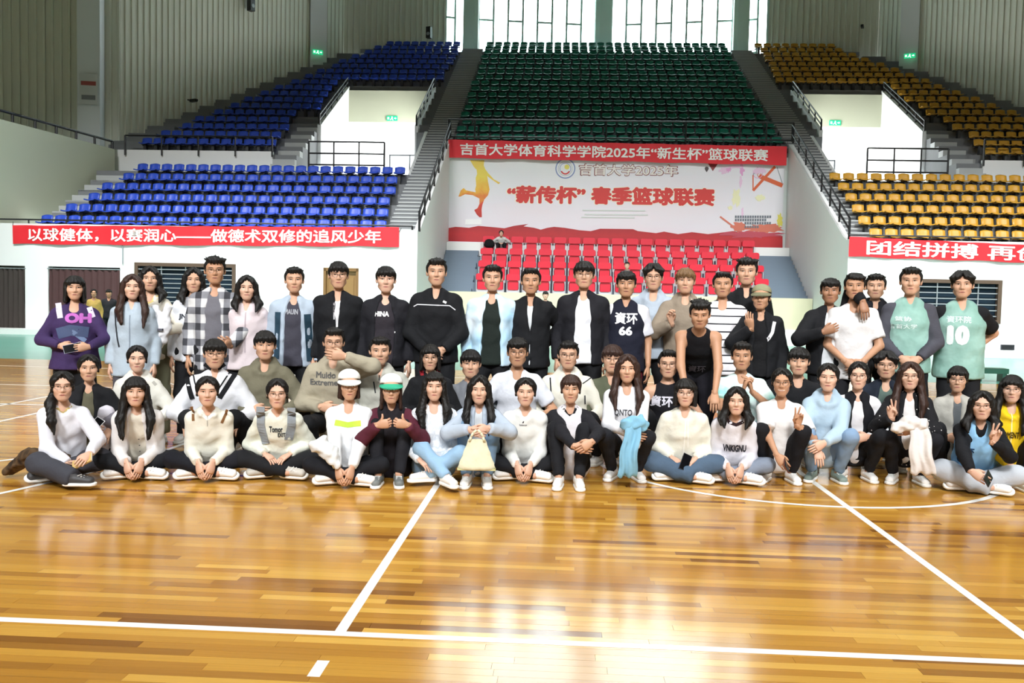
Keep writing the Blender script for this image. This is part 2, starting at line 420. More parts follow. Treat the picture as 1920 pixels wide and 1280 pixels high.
# ---- window wall behind the top of the centre block
M_frame = mat('pale_green_window_frame', '#b5d3c8', 0.5, 0.03)
M_pillar = mat('pale_green_pillar', '#d8f2e8', 0.6, 0.03, 0.8)
M_glass = bpy.data.materials.new('window_glass'); M_glass.use_nodes = True
_b = M_glass.node_tree.nodes['Principled BSDF']; _b.inputs['Transmission Weight'].default_value = 1; _b.inputs['Roughness'].default_value = 0.02
_b.inputs['IOR'].default_value = 1.02; _b.inputs['Base Color'].default_value = (0.93, 1.0, 0.97, 1)
PB = [(-6.75, 49.6), (-5.75, 49.95), (-4.95, 50.05), (1.62, 51.0), (2.52, 51.0), (9.15, 50.05), (9.95, 49.95), (10.95, 49.6)]
WZ0, WZ1 = 14.3, 24.5
def window(name, pa, pb, nbay, narrow_first):
    (xa, ya), (xb, yb) = pa, pb
    L = math.hypot(xb-xa, yb-ya); e = struct(empty(name, (xa, ya, 0), math.atan2(yb-ya, xb-xa)))
    fr = 0.11; n = nbay; bw = L/n
    for k in range(n+1):
        ubox('mullion', M_frame, k*bw-fr/2, k*bw+fr/2, -0.05, 0.05, WZ0, WZ1, e)
    for k in range(n):
        if (k % 2 == 0) == narrow_first:
            for z in (15.15, 16.95, 18.75, 20.5, 22.3): ubox('transom', M_frame, k*bw, (k+1)*bw, -0.04, 0.04, z-0.05, z+0.05, e)
        ubox('pane', M_glass, k*bw+fr/2, (k+1)*bw-fr/2, -0.006, 0.006, WZ0, WZ1, e)
    ubox('sill', M_frame, 0, L, -0.1, 0.1, WZ0-0.15, WZ0, e); ubox('frame_head', M_frame, 0, L, -0.1, 0.1, WZ1, WZ1+0.2, e)
window('window_1', PB[0], PB[1], 2, True); window('window_2', PB[2], PB[3], 8, True)
window('window_3', PB[4], PB[5], 8, False); window('window_4', PB[6], PB[7], 2, True)
for (xa, ya), (xb, yb) in ((PB[1], PB[2]), (PB[3], PB[4]), (PB[5], PB[6])):
    mb = MB(); w = xb-xa
    mb.box(xa-0.02, xb+0.02, min(ya, yb)-0.35, max(ya, yb)+0.4, 11, TOPZ); mb.box(xa+0.25*w, xb-0.25*w, min(ya, yb)-0.42, ya, 11, TOPZ)
    struct(mb.obj('pillar', M_pillar))
mb = MB()
for (xa, ya), (xb, yb) in zip(PB, PB[1:]):
    for za, zb in ((9, WZ0-0.1), (WZ1+0.1, TOPZ)):
        mb.add([(xa, ya, za), (xb, yb, za), (xb, yb+.25, za), (xa, ya+.25, za), (xa, ya, zb), (xb, yb, zb), (xb, yb+.25, zb), (xa, ya+.25, zb)],
               [(0, 3, 2, 1), (4, 5, 6, 7), (0, 1, 5, 4), (1, 2, 6, 5), (2, 3, 7, 6), (3, 0, 4, 7)])
struct(mb.obj('wall_back', M_column))
struct(ubox('floor_gallery', M_conc, -13, 17, yrow(25)+0.25, 51.2, ztread(25)-0.5, ztread(25)))
# wall-mounted things
exit_sign(-8.0, VY-0.01, 9.62, 0.5, 'green exit sign above the entrance between blue seats')
exit_sign(mx(-8.0), VY-0.01, 9.62, 0.5, 'green exit sign above the entrance between orange seats')
exit_sign(-12.6, 44.75, 13.65, 0.5, 'green exit sign on the column above the dark blue seats', 0.4)
exit_sign(mx(-12.6), 44.75, 13.65, 0.5, 'green exit sign on the column above the orange seats', -0.4)
# ------------------------------------------------------------------ seats
def seat_shell(w=0.375, th=0.018):
    # side profile (y, z) from the top of the back to the front lip, tread level = 0
    prof = [(0.02, 0.70), (0.0, 0.655), (-0.03, 0.53), (-0.06, 0.435), (-0.11, 0.41), (-0.24, 0.405), (-0.38, 0.425), (-0.42, 0.400)]
    nx = 5; V = []
    for j, (y, z) in enumerate(prof):
        hw = w/2*(0.86 if j == 0 else 1.0 if j < 6 else 0.95)
        for k in range(nx):
            u = -1+2*k/(nx-1); c = u*u
            V.append((u*hw, y-0.035*c if j < 4 else y, z+(0.03*c if j >= 4 else (-0.03*c if j == 0 else 0))))
    n = len(prof)*nx
    f = []
    V2 = V+[(x, y+th*0.7, z-th) for x, y, z in V]
    for j in range(len(prof)-1):
        for k in range(nx-1):
            a = j*nx+k; q = (a, a+1, a+nx+1, a+nx)
            f.append(q); f.append(tuple(n+i for i in reversed(q)))
    per = [k for k in range(nx)]+[j*nx+nx-1 for j in range(1, len(prof))]+[(len(prof)-1)*nx+k for k in range(nx-2, -1, -1)]+[j*nx for j in range(len(prof)-2, 0, -1)]
    for a, b in zip(per, per[1:]+per[:1]): f.append((a, n+a, n+b, b))
    return V2, f
def seat_mesh(name, m, mfoot):
    v, f = seat_shell(); mb = MB(); mb.add(v, f, 0); mb.box(-0.05, 0.05, -0.28, -0.08, 0.0, 0.395, mi=1); mb.box(-0.17, 0.17, -0.10, 0.03, 0.355, 0.39, mi=1)
    o = mb.obj(name, [m, mfoot]); me = o.data; bpy.data.objects.remove(o)
    me.polygons.foreach_set('use_smooth', [i < len(f) for i in range(len(me.polygons))])
    return me
M_foot = mat('seat_foot_metal', '#26282a', 0.5)
def plastic(name, c): return mat(name, c, 0.4, 0.12, 0.7, spec=0.4)
SEATM = {'blue': seat_mesh('blue_stadium_seat', plastic('blue_seat_plastic', '#2a4bb8'), M_foot),
         'green': seat_mesh('green_stadium_seat', plastic('green_seat_plastic', '#127560'), M_foot),
         'orange': seat_mesh('orange_stadium_seat', plastic('orange_seat_plastic', '#c4922c'), M_foot)}
ORD = ['front', 'second', 'third', 'fourth', 'fifth', 'sixth', 'seventh', 'eighth', 'ninth', 'tenth', 'eleventh', 'twelfth', 'thirteenth', 'fourteenth', 'fifteenth', 'sixteenth', 'seventeenth', 'eighteenth']
SPOTS = {'blue': [], 'green': [], 'orange': []}
def nth(k):
    k += 1; return ORD2[k-1]
TENS = ['first', 'second', 'third', 'fourth', 'fifth', 'sixth', 'seventh', 'eighth', 'ninth', 'tenth', 'eleventh', 'twelfth', 'thirteenth', 'fourteenth', 'fifteenth', 'sixteenth', 'seventeenth', 'eighteenth', 'nineteenth', 'twentieth']
ORD2 = TENS+['twenty-'+t for t in TENS[:9]]+['thirtieth']+['thirty-'+t for t in TENS[:9]]
def row_spots(color, x0, x1, i, pitch, label, group, holes=()):
    n = int((x1-x0)/pitch+0.3); off = (x1-x0-n*pitch)/2+random.uniform(-.09, .09)
    c = 0
    for k in range(n):
        x = x0+off+pitch*(k+0.5)
        if any(a-0.2 < x < b+0.2 for a, b in holes): continue
        SPOTS[color].append((yrow(i), x, ztread(i), label.replace('seat in', f'seat, {nth(c)} from left in'), group)); c += 1
# left ends of the rows, from the wall stair
for i in range(6):
    row_spots('blue', -16.7+0.255*i, XA0-0.02 if i else XA0+0.1, i, 0.45, f'blue plastic seat in the {ORD[i]} row of the lower left block', 'seats of the lower blue block')
    row_spots('orange', mx(XA0)+(-0.45 if i else -0.3), 17.3, i, 0.47, f'orange plastic seat in the {ORD[i]} row of the lower right block', 'seats of the lower orange block')
for i in range(8, 26):
    k = i-8; lft = wall_x(yrow(i))+1.25
    lx = max(lft-.1, -16.6+0.405*k)
    H = [(VX0-(1.05 if i < 13 else 0.3), VX1+0.35)] if yrow(i)-0.5 < VY else []
    if i < 18: H.append((VX1-0.3, XA0))
    row_spots('blue', lx, XA0-0.05, i, 0.45, f'dark blue plastic seat in the {ORD[k]} row of the upper left block', 'seats of the upper blue block', H)
    Hm = [(mx(b), mx(a)) for a, b in H]
    row_spots('orange', mx(XA0)+0.05, min(mx(lx), 0.58*yrow(i)+1.2), i, 0.47, f'orange plastic seat in the {ORD[k]} row of the upper right block', 'seats of the upper orange block', Hm)
for i in range(9, 26):
    row_spots('green', XA1+0.05, mx(XA1)-0.2, i, 0.452, f'green plastic seat in the {ORD[i-9]} row of the centre block', 'seats of the green centre block')
for color, sp in SPOTS.items():
    sp.sort(key=lambda q: q[0])
    me = SEATM[color]; rest = []
    for n, (y, x, z, label, group) in enumerate(sp):
        if n < 300:
            o = bpy.data.objects.new(color+'_stadium_seat', me); o.location = (x, y, z)
            o.rotation_euler = (0, 0, random.uniform(-.03, .03))
            link(o); tag(o, label, 'seat', group)
        else: rest.append((x, y, z))
    if rest:
        src = np.array([v.co[:] for v in me.vertices]); nv = len(src); fc = [tuple(p.vertices) for p in me.polygons]; mi = [p.material_index for p in me.polygons]
        V = np.concatenate([src+np.array(q) for q in rest]); Fc = [tuple(i+nv*k for i in f) for k in range(len(rest)) for f in fc]
        o = mesh_obj(color+'_seat_rows', V, Fc, None, None, True); o.data.materials.append(me.materials[0]); o.data.materials.append(me.materials[1])
        o.data.polygons.foreach_set('material_index', mi*len(rest))
        tag(o, f'rows of {color} seats at the top of the stand below the windows' if color == 'green' else f'dark {color} seats in the topmost rows beside the corrugated wall', 'seats', None, 'stuff')
# ---- red retractable stand
RY = [31.0, 31.8, 32.6, 33.4]; RZ = [1.47, 1.96, 2.45, 2.94]
red = empty('retractable_stand', (0, 0, 0)); tag(red, 'beige fronted retractable stand carrying the red seats', 'stand')
M_cream = mat('cream_panel', '#d9d3b4', 0.6, 0.04); M_slate = mat('blue_grey_step', '#70808f', 0.55, 0.06)
ubox('front_panel', M_cream, -4.40, 8.53, 30.35, 30.42, 0.16, 1.62, red); ubox('kick_plate', mat('white_board', '#f2f2ee', 0.5), -4.40, 8.53, 30.30, 30.38, 0.0, 0.55, red)
for k in range(4):
    ubox('tier', M_slate, -3.15, 7.3, RY[k]-0.55, RY[k]+0.25, 0.0, RZ[k], red)
    for s in range(3):
        for x0, x1 in ((-4.40, -3.15), (7.3, 8.53)):
            ubox('stair_step', M_slate, x0, x1, RY[k]-0.55+0.27*s, RY[k]-0.55+0.27*(s+1), max(0, RZ[k]-0.4), RZ[k]-0.08+0.165*s, red)
ubox('back_platform', MATS['white_board'], -4.40, -3.0, 33.65, 34.4, 3.0, 3.52, red); ubox('back_platform', MATS['white_board'], 7.2, 8.53, 33.65, 34.4, 3.0, 3.52, red)
ubox('back_platform', M_slate, -3.0, 7.2, 33.65, 34.4, 2.5, 3.0, red)
M_red = plastic('red_seat_plastic', '#e0203a'); M_arm = mat('seat_arm_metal', '#cfd0d2', 0.35, metal=0.3)
def rounded(mb, x0, x1, y0, y1, z0, z1, r=0.03):
    p = [(x0+r, z0), (x1-r, z0), (x1, z0+r), (x1, z1-2*r), (x1-r, z1-r*.5), (x1-2.5*r, z1), (x0+2.5*r, z1), (x0+r, z1-r*.5), (x0, z1-2*r), (x0, z0+r)]
    n = len(p); sh = 0.025
    v = [(x*0.94, y0-0.012, z) for x, z in p]+[(x, y0+sh, z) for x, z in p]+[(x, y1, z) for x, z in p]
    f = [tuple(range(n-1, -1, -1)), tuple(range(2*n, 3*n))]+[(k+o, (k+1) % n+o, n+(k+1) % n+o, n+k+o) for k in range(n) for o in (0, n)]
    mb.add(v, f)
rb = MB(); rounded(rb, -0.24, 0.24, -0.13, 0.03, 0.57, 0.80)
rp = MB(); rounded(rp, -0.19, 0.19, -0.05, 0.03, 0.24, 0.585)
ra = MB(); ra.box(-0.225, -0.207, -0.10, 0.0, 0.0, 0.58); ra.box(0.207, 0.225, -0.10, 0.0, 0.0, 0.58); ra.box(-0.21, 0.21, -0.02, 0.03, 0.0, 0.25)
rt = []
for mb, nm, m in ((rb, 'backrest', M_red), (rp, 'seat_pan', M_red), (ra, 'arm_post', M_arm)):
    o = mb.obj(nm, m); me = o.data; bpy.data.objects.remove(o); rt.append((nm, me))
for k in range(4):
    xa, xb = -3.02, 7.2
    n = 19
    for q in range(n):
        e = empty('red_folding_seat', (xa+(xb-xa)*(q+.5)/n, RY[k], RZ[k]), random.uniform(-.03, .03))
        tag(e, f'red folding seat, {nth(q)} from left in the {ORD[k]} row under the poster', 'seat', 'red seats of the retractable stand')
        for nm, me in rt: link(bpy.data.objects.new(nm, me), e)

# ------------------------------------------------------------------ railings
CYL = {}
def cyl_mesh(m):
    if m.name not in CYL:
        o = MB().tube((0, 0, 0), (0, 0, 1), 1.0, 8).obj('rod', m); CYL[m.name] = o.data; bpy.data.objects.remove(o)
    return CYL[m.name]
def rod(name, a, b, r, m, parent=None):
    a = Vector(a); b = Vector(b); d = b-a
    o = bpy.data.objects.new(name, cyl_mesh(m)); o.location = a; o.rotation_euler = d.to_track_quat('Z', 'Y').to_euler(); o.scale = (r, r, d.length)
    return link(o, parent)
def railing(a, b, h, nposts, label, bars=(1.0,), r=0.028, m=None, posts=None):
    m = m or M_black
    e = empty('railing', a); tag(e, label, 'railing')
    a = Vector(a); b = Vector(b)-a; z = Vector((0, 0, 1))
    for k in range(nposts):
        p = b*(k/(nposts-1)); rod('post', p, p+z*h, r*1.2 if k in (0, nposts-1) else r, m, e)
    for t in bars: rod('rail', z*h*t, b+z*h*t, r, m, e)
    return e
railing((XA1-0.02, 34.25, 7.5), (mx(XA1)+0.02, 34.25, 7.5), 0.78, 14, 'long black railing in front of the green seats above the red banner', (0.98, 0.15), 0.035)
railing((XA1+.05, FY+0.2, 3.42), (XA1+.05, 34.2, 7.55), 0.62, 8, 'sloping black handrail beside the stairs left of the poster', (1.0, 0.45), 0.032)
railing((8.62, FY+0.2, 3.42), (8.62, 34.2, 7.55), 0.62, 8, 'sloping black handrail beside the stairs right of the poster', (1.0, 0.45), 0.032)
railing((-9.35, 32.15, WALK_Z-0.05), (-6.55, 32.15, WALK_Z-0.05), 1.25, 4, 'black barred railing behind the top row of blue seats', (1.0, 0.66, 0.33), 0.03)
railing((10.75, 32.15, WALK_Z-0.05), (13.55, 32.15, WALK_Z-0.05), 1.25, 4, 'black barred railing behind the top row of orange seats', (1.0, 0.66, 0.33), 0.03)
railing((-16.85, 33.3, ztread(8)-0.1), (-11.1, 33.3, ztread(8)-0.1), 0.75, 5, 'black railing in front of the dark blue upper seats', (1.0,), 0.03)
railing((mx(-16.85), 33.3, ztread(8)-0.1), (mx(-11.1), 33.3, ztread(8)-0.1), 0.95, 5, 'black railing in front of the orange upper seats', (1.0,), 0.03)
railing((-18.0, 26.9, 6.75), (-17.15, 32.9, 6.75), 0.30, 7, 'black handrail on top of the beige stair wall', (1.0,), 0.045)
railing((-18.0, FY+0.1, 3.42), (-4.6, FY+0.1, 3.42), 0.16, 12, 'low black rail above the banner of the blue block', (1.0,), 0.025)
railing((8.6, FY+0.1, 3.37), (18, FY+0.1, 3.37), 0.16, 9, 'low black rail above the banner of the orange block', (1.0,), 0.025)
for s in (0, 1):
    fx = (lambda x: x) if s == 0 else mx
    col = 'blue' if s == 0 else 'orange'
    y0 = 36.3; z0 = ztread(11)+0.35; y1 = VY; z1 = z0+(y1-y0)*0.5625
    railing((fx(VX0-.07), y0, z0), (fx(VX0-.07), y1, z1), 0.42, 6, f'sloping black handrail on the entrance wall next to the upper {col} seats', (1.0, 0.5), 0.03)
    railing((fx(VX1+.07), y0, z0), (fx(VX1+.07), y1, z1), 0.42, 6, f'sloping metal handrail on the entrance wall next to the stairs by the {col} block', (1.0, 0.5), 0.03)
    # glazed door set inside the passage
    e = empty('entrance_door', (fx(-7.2), VY+0.3, WALK_Z)); tag(e, f'thin framed glass door inside the entrance by the {col} seats', 'door')
    for x in (-0.95, 0, 0.95): ubox('door_frame', mat('door_frame_metal', '#55595c', 0.4), x-.035, x+.035, -.03, .03, 0, 2.2, e)
    ubox('door_frame', MATS['door_frame_metal'], -0.98, 0.98, -.03, .03, 2.15, 2.22, e); ubox('door_frame', MATS['door_frame_metal'], -0.98, 0.98, -.03, .03, 0.0, 0.06, e)
    for x in (-0.475, 0.475): ubox('pane', M_glass, x-.43, x+.43, -.006, .006, 0.06, 2.15, e)

# ------------------------------------------------------------------ banners, poster, lettering
M_banner = mat('red_banner_cloth', '#e5232f', 0.6, 0.08, 2.5, 0.3, 6)
M_wprint = mat('white_print', '#fbf7f4', 0.6)
def text_mesh(txt, size, bold=0.0, align='CENTER', res=3):
    cu = bpy.data.curves.new('lettering', 'FONT'); cu.body = txt; cu.size = size; cu.align_x = align; cu.align_y = 'CENTER'
    cu.fill_mode = 'FRONT'; cu.offset = bold; cu.resolution_u = res
    o = bpy.data.objects.new('lettering', cu); COL.objects.link(o)
    dg = bpy.context.evaluated_depsgraph_get(); me = bpy.data.meshes.new_from_object(o.evaluated_get(dg))
    bpy.data.objects.remove(o); bpy.data.curves.remove(cu)
    return me
def text_arrays(txt, width=None, height=None, bold=0.0, res=3):
    me = text_mesh(txt, 1.0, 0.0, res=res)
    v = np.array([q.co[:] for q in me.vertices]); f = [tuple(q.vertices) for q in me.polygons]
    bpy.data.meshes.remove(me)
    v = v[:, :2]-(v[:, :2].max(0)+v[:, :2].min(0))/2
    if bold:          # heavier strokes: shifted copies of the glyph outlines
        n = len(v); V = [v]; Fc = list(f)
        for k in range(8):
            a = 2*math.pi*k/8; V.append(v+np.array([math.cos(a), math.sin(a)])*bold); Fc += [tuple(i+n*(k+1) for i in q) for q in f]
        v = np.concatenate(V); f = Fc
    lay = (np.arange(len(v))//(len(v)//9 if bold else len(v)))*0.0003
    ext = v.max(0)-v.min(0)
    sx = width/ext[0] if width else None; sy = height/ext[1] if height else None
    sx = sx or sy; sy = sy or sx
    return np.column_stack([v*np.array([sx, sy]), lay]), f
def letters(txt, v, f):
    # share the outline faces out to one mesh per character
    wd = [0.28 if c == ' ' else 0.58 if (c.isdigit() or c in '“”') else 1.0 for c in txt]
    x0, x1 = v[:, 0].min(), v[:, 0].max(); cum = np.concatenate([[0], np.cumsum(wd)]); cum = x0+(x1-x0)*cum/cum[-1]
    out = {}
    for q in f:
        cx = sum(v[i, 0] for i in q)/len(q); k = min(len(txt)-1, max(0, int(np.searchsorted(cum, cx))-1)); out.setdefault(k, []).append(q)
    for k, fs_ in sorted(out.items()):
        ids = sorted({i for q in fs_ for i in q}); mp = {i: n for n, i in enumerate(ids)}
        yield v[ids], [tuple(mp[i] for i in q) for q in fs_]
def flat_text(parent, txt, x, z, y, width, height, m, bold=0.02, name='lettering', wave=None):
    v, f = text_arrays(txt, width, height, bold)
    V = [(x+a, y+(wave(x+a, z+b) if wave else 0), z+b) for a, b, c in v]
    o = mesh_obj(name, V, f, m, parent); return o
def banner(x0, x1, y, zl0, zl1, zr0, zr1, txt, tx0, tx1, th, label, tz=0.0, nx=60):
    e = empty('banner', ((x0+x1)/2, y, (zl0+zl1)/2)); tag(e, label, 'banner')
    ox, oz = (x0+x1)/2, (zl0+zl1)/2; V = []; Fc = []
    wv = lambda X, Z: 0.018*math.sin(X*3.1)+0.010*math.sin(X*9.7+Z*4)
    for k in range(nx+1):
        t = k/nx; X = x0+(x1-x0)*t-ox; b = zl0+(zr0-zl0)*t-oz+0.015*math.sin(t*37); c = zl1+(zr1-zl1)*t-oz+0.008*math.sin(t*53)
        for q in range(5):
            Z = b+(c-b)*q/4; V.append((X, wv(X, Z), Z))
        if k:
            for q in range(4): o = 5*k+q; Fc.append((o-5, o, o+1, o-4))
    n = len(V); V2 = V+[(a, b+0.006, c) for a, b, c in V]
    mesh_obj('cloth', V2, Fc+[tuple(n+i for i in reversed(f)) for f in Fc], M_banner, e, True)
    tc = (tx0+tx1)/2; t = (tc-x0)/(x1-x0)
    zc = (zl0+zl1)/2+((zr0+zr1)/2-(zl0+zl1)/2)*t-oz+tz
    v, f = text_arrays(txt, tx1-tx0, th, 0.022)
    sl = ((zr0+zr1)-(zl0+zl1))/2/(x1-x0)
    for lv, lf in letters(txt, v, f):
        mesh_obj('letter', [(tc-ox+a, wv(tc-ox+a, zc+b+sl*a)-0.012-c, zc+b+sl*a) for a, b, c in lv], lf, M_wprint, e)
    for X in (x0, x1): rod('tie_cord', (X-ox, 0.0, (zl1-oz)), (X-ox+(0.05 if X == x1 else -.05), 0.1, zl1-oz+0.12), 0.008, M_black, e)
    return e
banner(-17.2, -4.98, FY-0.06, 2.80, 3.38, 2.93, 3.52, '以球健体，以赛润心——做德术双修的追风少年', -16.72, -5.52, 0.42, 'long red banner with white Chinese lettering below the blue seats')
banner(8.55, 18.6, FY-0.06, 2.88, 3.47, 2.72, 3.16, '团结拼搏 再创辉煌', 9.05, 15.85, 0.44, 'red banner with white Chinese lettering below the orange seats')
banner(-4.46, 8.42, 34.12, 6.78, 7.47, 6.66, 7.36, '吉首大学体育科学学院2025年“新生杯”篮球联赛', -4.0, 7.72, 0.46, 'red banner with white Chinese lettering above the white basketball poster')

poster = empty('poster', (2.0, 34.34, 3.5)); tag(poster, 'large white basketball league poster with red lettering behind the red seats', 'poster')
def poster_mat():
    m = bpy.data.materials.new('poster_print'); m.use_nodes = True; nt = m.node_tree; b = nt.nodes['Principled BSDF']; b.inputs['Roughness'].default_value = 0.5
    tc = nt.nodes.new('ShaderNodeTexCoord'); n = nt.nodes.new('ShaderNodeTexNoise'); n.inputs['Scale'].default_value = 0.55; n.inputs['Detail'].default_value = 5
    nt.links.new(tc.outputs['Object'], n.inputs['Vector']); cr = nt.nodes.new('ShaderNodeValToRGB'); e = cr.color_ramp.elements
    e[0].position = 0.30; e[0].color = (*lin('#f3efcf'), 1); e[1].position = 0.62; e[1].color = (*lin('#efeaf2'), 1)
    q = e.new(0.45); q.color = (*lin('#eef3ee'), 1); q = e.new(0.78); q.color = (*lin('#f6dfe0'), 1)
    nt.links.new(n.outputs[0], cr.inputs[0]); nt.links.new(cr.outputs[0], b.inputs['Base Color']); return m
def grad_mat(name, stops, z0, z1):
    m = bpy.data.materials.new(name); m.use_nodes = True; nt = m.node_tree; b = nt.nodes['Principled BSDF']; b.inputs['Roughness'].default_value = 0.5
    tc = nt.nodes.new('ShaderNodeTexCoord'); sp = nt.nodes.new('ShaderNodeSeparateXYZ'); nt.links.new(tc.outputs['Object'], sp.inputs[0])
    n = nt.nodes.new('ShaderNodeTexNoise'); n.inputs['Scale'].default_value = 4.0; nt.links.new(tc.outputs['Object'], n.inputs['Vector'])
    mr = nt.nodes.new('ShaderNodeMapRange'); mr.inputs[1].default_value = z0; mr.inputs[2].default_value = z1; nt.links.new(sp.outputs[2], mr.inputs[0])
    ad = nt.nodes.new('ShaderNodeMath'); ad.operation = 'MULTIPLY_ADD'; ad.inputs[1].default_value = 0.35; nt.links.new(n.outputs[0], ad.inputs[0]); nt.links.new(mr.outputs[0], ad.inputs[2])
    sb = nt.nodes.new('ShaderNodeMath'); sb.operation = 'SUBTRACT'; sb.inputs[1].default_value = 0.17; nt.links.new(ad.outputs[0], sb.inputs[0])
    cr = nt.nodes.new('ShaderNodeValToRGB'); e = cr.color_ramp.elements
    e[0].position = stops[0][0]; e[0].color = (*lin(stops[0][1]), 1); e[1].position = stops[-1][0]; e[1].color = (*lin(stops[-1][1]), 1)
    for p, c in stops[1:-1]: q = e.new(p); q.color = (*lin(c), 1)
    nt.links.new(sb.outputs[0], cr.inputs[0]); nt.links.new(cr.outputs[0], b.inputs['Base Color']); return m
ubox('sheet', poster_mat(), -6.46, 6.4, 0.0, 0.03, 0.06, 3.6, poster)
PYs = -0.004; PN = [0]
def lay_off():
    PN[0] += 1; return -0.0004*PN[0]
def pp(px, py):     # photo pixel on the poster plane -> poster coordinates
    v = fw+c_right*((px-960)/F_PX)+c_up*((640-py)/F_PX); k = 34.34/v.y
    return (v.x*k-2.0, CAM_H+v.z*k-3.5)
def pprint(name, pts, m, layer=1):
    return MB().prism([pp(*p) for p in pts], PYs*layer+lay_off(), 0.0).obj(name, m, poster)
def zoomA(x, y): return (820+x/5.565, 240+y/5.565)
def zoomB(x, y): return (1140+x/5.333, 240+y/5.333)
M_fig = grad_mat('player_print', [(0.0, '#b3121f'), (0.28, '#e0452a'), (0.5, '#f2b33a'), (0.75, '#f4dc55'), (1.0, '#f2cf58')], 0.85, 3.3)
fig = [(340, 335), (385, 410), (410, 435), (415, 480), (400, 520), (405, 600), (395, 640), (400, 670), (300, 650), (275, 625), (245, 650), (220, 715), (240, 715), (290, 690), (370, 700), (440, 735), (440, 790), (420, 835), (385, 855), (410, 900), (440, 930), (465, 930), (462, 850), (470, 800), (490, 745), (530, 700), (545, 640), (530, 560), (520, 500), (560, 530), (640, 585), (655, 570), (590, 535), (530, 470), (500, 430), (485, 390), (490, 335)]
pprint('player_print', [zoomA(*p) for p in fig], M_fig)
brush = [(105, 1180), (105, 1045), (190, 1030), (330, 1040), (430, 1020), (600, 1035), (700, 1045), (800, 1020), (950, 1000), (900, 1025), (1010, 1040), (1080, 1060), (1150, 1040), (1220, 1030), (1330, 1040), (1420, 1055), (1480, 1065), (1600, 1075), (1700, 1050), (1900, 1070)]
bB = [(250, 1010), (300, 1030), (480, 1050), (560, 1035), (700, 1060), (840, 1040), (1000, 1060), (1130, 1045), (1250, 1030), (1400, 1060), (1560, 1050), (1745, 1080), (1745, 1195), (0, 1185)]
M_brush = grad_mat('red_brush_print', [(0.0, '#b5202a'), (0.5, '#c5252b'), (1.0, '#a81f26')], 0.0, 0.8)
pprint('brush_print', [zoomA(*p) for p in brush[:-1]]+[zoomB(*p) for p in bB[:-1]]+[(1466, 466)], M_brush)
M_redprint = mat('red_print', '#d8322c', 0.5); M_outl = mat('maroon_outline_print', '#8f4a48', 0.5); M_cyanp = mat('pale_halo_print', '#fdf7dd', 0.5)
M_orangep = mat('orange_print', '#e2632f', 0.5); M_pinkp = mat('pink_print', '#e9a6d6', 0.5); M_greyp = mat('grey_print', '#9aa0a6', 0.5); M_tealp = mat('emblem_print', '#7f8fc0', 0.5); M_yel = mat('yellow_print', '#e9dd62', 0.5)
def ptext(name, txt, ax, ay, bx_, by, m, bold, layer):
    (x0, z0), (x1, z1) = pp(ax, ay), pp(bx_, by)      # left-top, right-bottom
    v, f = text_arrays(txt, x1-x0, abs(z0-z1), bold)
    for lv, lf in letters(txt, v, f): mesh_obj('letter', [((x0+x1)/2+a, PYs*layer-c, (z0+z1)/2+b) for a, b, c in lv], lf, m, poster)
ptext('lettering', '“薪传杯” 春季篮球联赛', 949, 346, 1341, 388, M_cyanp, 0.085, 1.2)
ptext('lettering', '“薪传杯” 春季篮球联赛', 951, 347, 1340, 387, M_redprint, 0.05, 2.6)
ptext('lettering', '吉首大学2025年', 1085, 306, 1272, 332, M_outl, 0.055, 1.5)
ptext('lettering', '吉首大学2025年', 1087, 307.5, 1270, 330.5, mat('poster_white_print', '#f4ece6', 0.5), 0.018, 2.5)
def pring(cx, cy, r0, r1, m, a0=0, a1=360, layer=1.5, name='emblem_print'):
    (x, z) = pp(cx, cy); k = 34.34/F_PX; V = []; Fc = []; n = 36; lo_ = lay_off()
    for q in range(n+1):
        a = R(a0+(a1-a0)*q/n); V += [(x+r0*k*math.cos(a), PYs*layer+lo_, z+r0*k*math.sin(a)), (x+r1*k*math.cos(a), PYs*layer+lo_, z+r1*k*math.sin(a))]
        if q: o = 2*q; Fc.append((o-2, o-1, o+1, o))
    mesh_obj(name, V, Fc, m, poster)
pring(1060, 316, 16.5, 18.5, M_tealp); pring(1060, 316, 9.5, 10.5, M_tealp); pring(1060, 318, 6.5, 9, MATS['red_print'], 200, 340, 2); pring(1063, 313, 0.1, 4.5, M_yel, layer=2); pring(1060, 316, 12.6, 13.2, M_greyp, layer=1.6)
pprint('marker_print', [zoomB(1000, 355), zoomB(1100, 355), zoomB(1048, 430)], mat('dark_red_print', '#8c2a2c', 0.5))
pring(1325, 316, 0.1, 3.6, mat('dark_print', '#4a3f3f', 0.5), layer=1.5, name='marker_print'); pprint('marker_print', [(1322, 318), (1328, 318), (1325, 323)], MATS['dark_print'])
# hoop drawing
def pline(a, b, w, m, name='hoop_print', layer=1.5):
    (x0, z0), (x1, z1) = pp(*a), pp(*b); d = math.hypot(x1-x0, z1-z0); nx_, nz = -(z1-z0)/d*w/2, (x1-x0)/d*w/2
    MB().prism([(x0+nx_, z0+nz), (x1+nx_, z1+nz), (x1-nx_, z1-nz), (x0-nx_, z0-nz)], PYs*layer+lay_off(), 0).obj(name, m, poster)
pline(zoomB(1670, 385), zoomB(1450, 625), 0.1, M_orangep); pline(zoomB(1510, 480), zoomB(1745, 575), 0.16, M_orangep); pline(zoomB(1450, 625), zoomB(1450, 470), 0.04, M_orangep)
pline(zoomB(1450, 470), zoomB(1500, 390), 0.03, M_greyp); pline(zoomB(1690, 390), zoomB(1745, 560), 0.025, M_greyp); pring(1421, 325, 8, 9, M_pinkp, layer=1.2, name='hoop_print'); pring(1424, 328, 3, 4, M_orangep, layer=1.2, name='hoop_print')
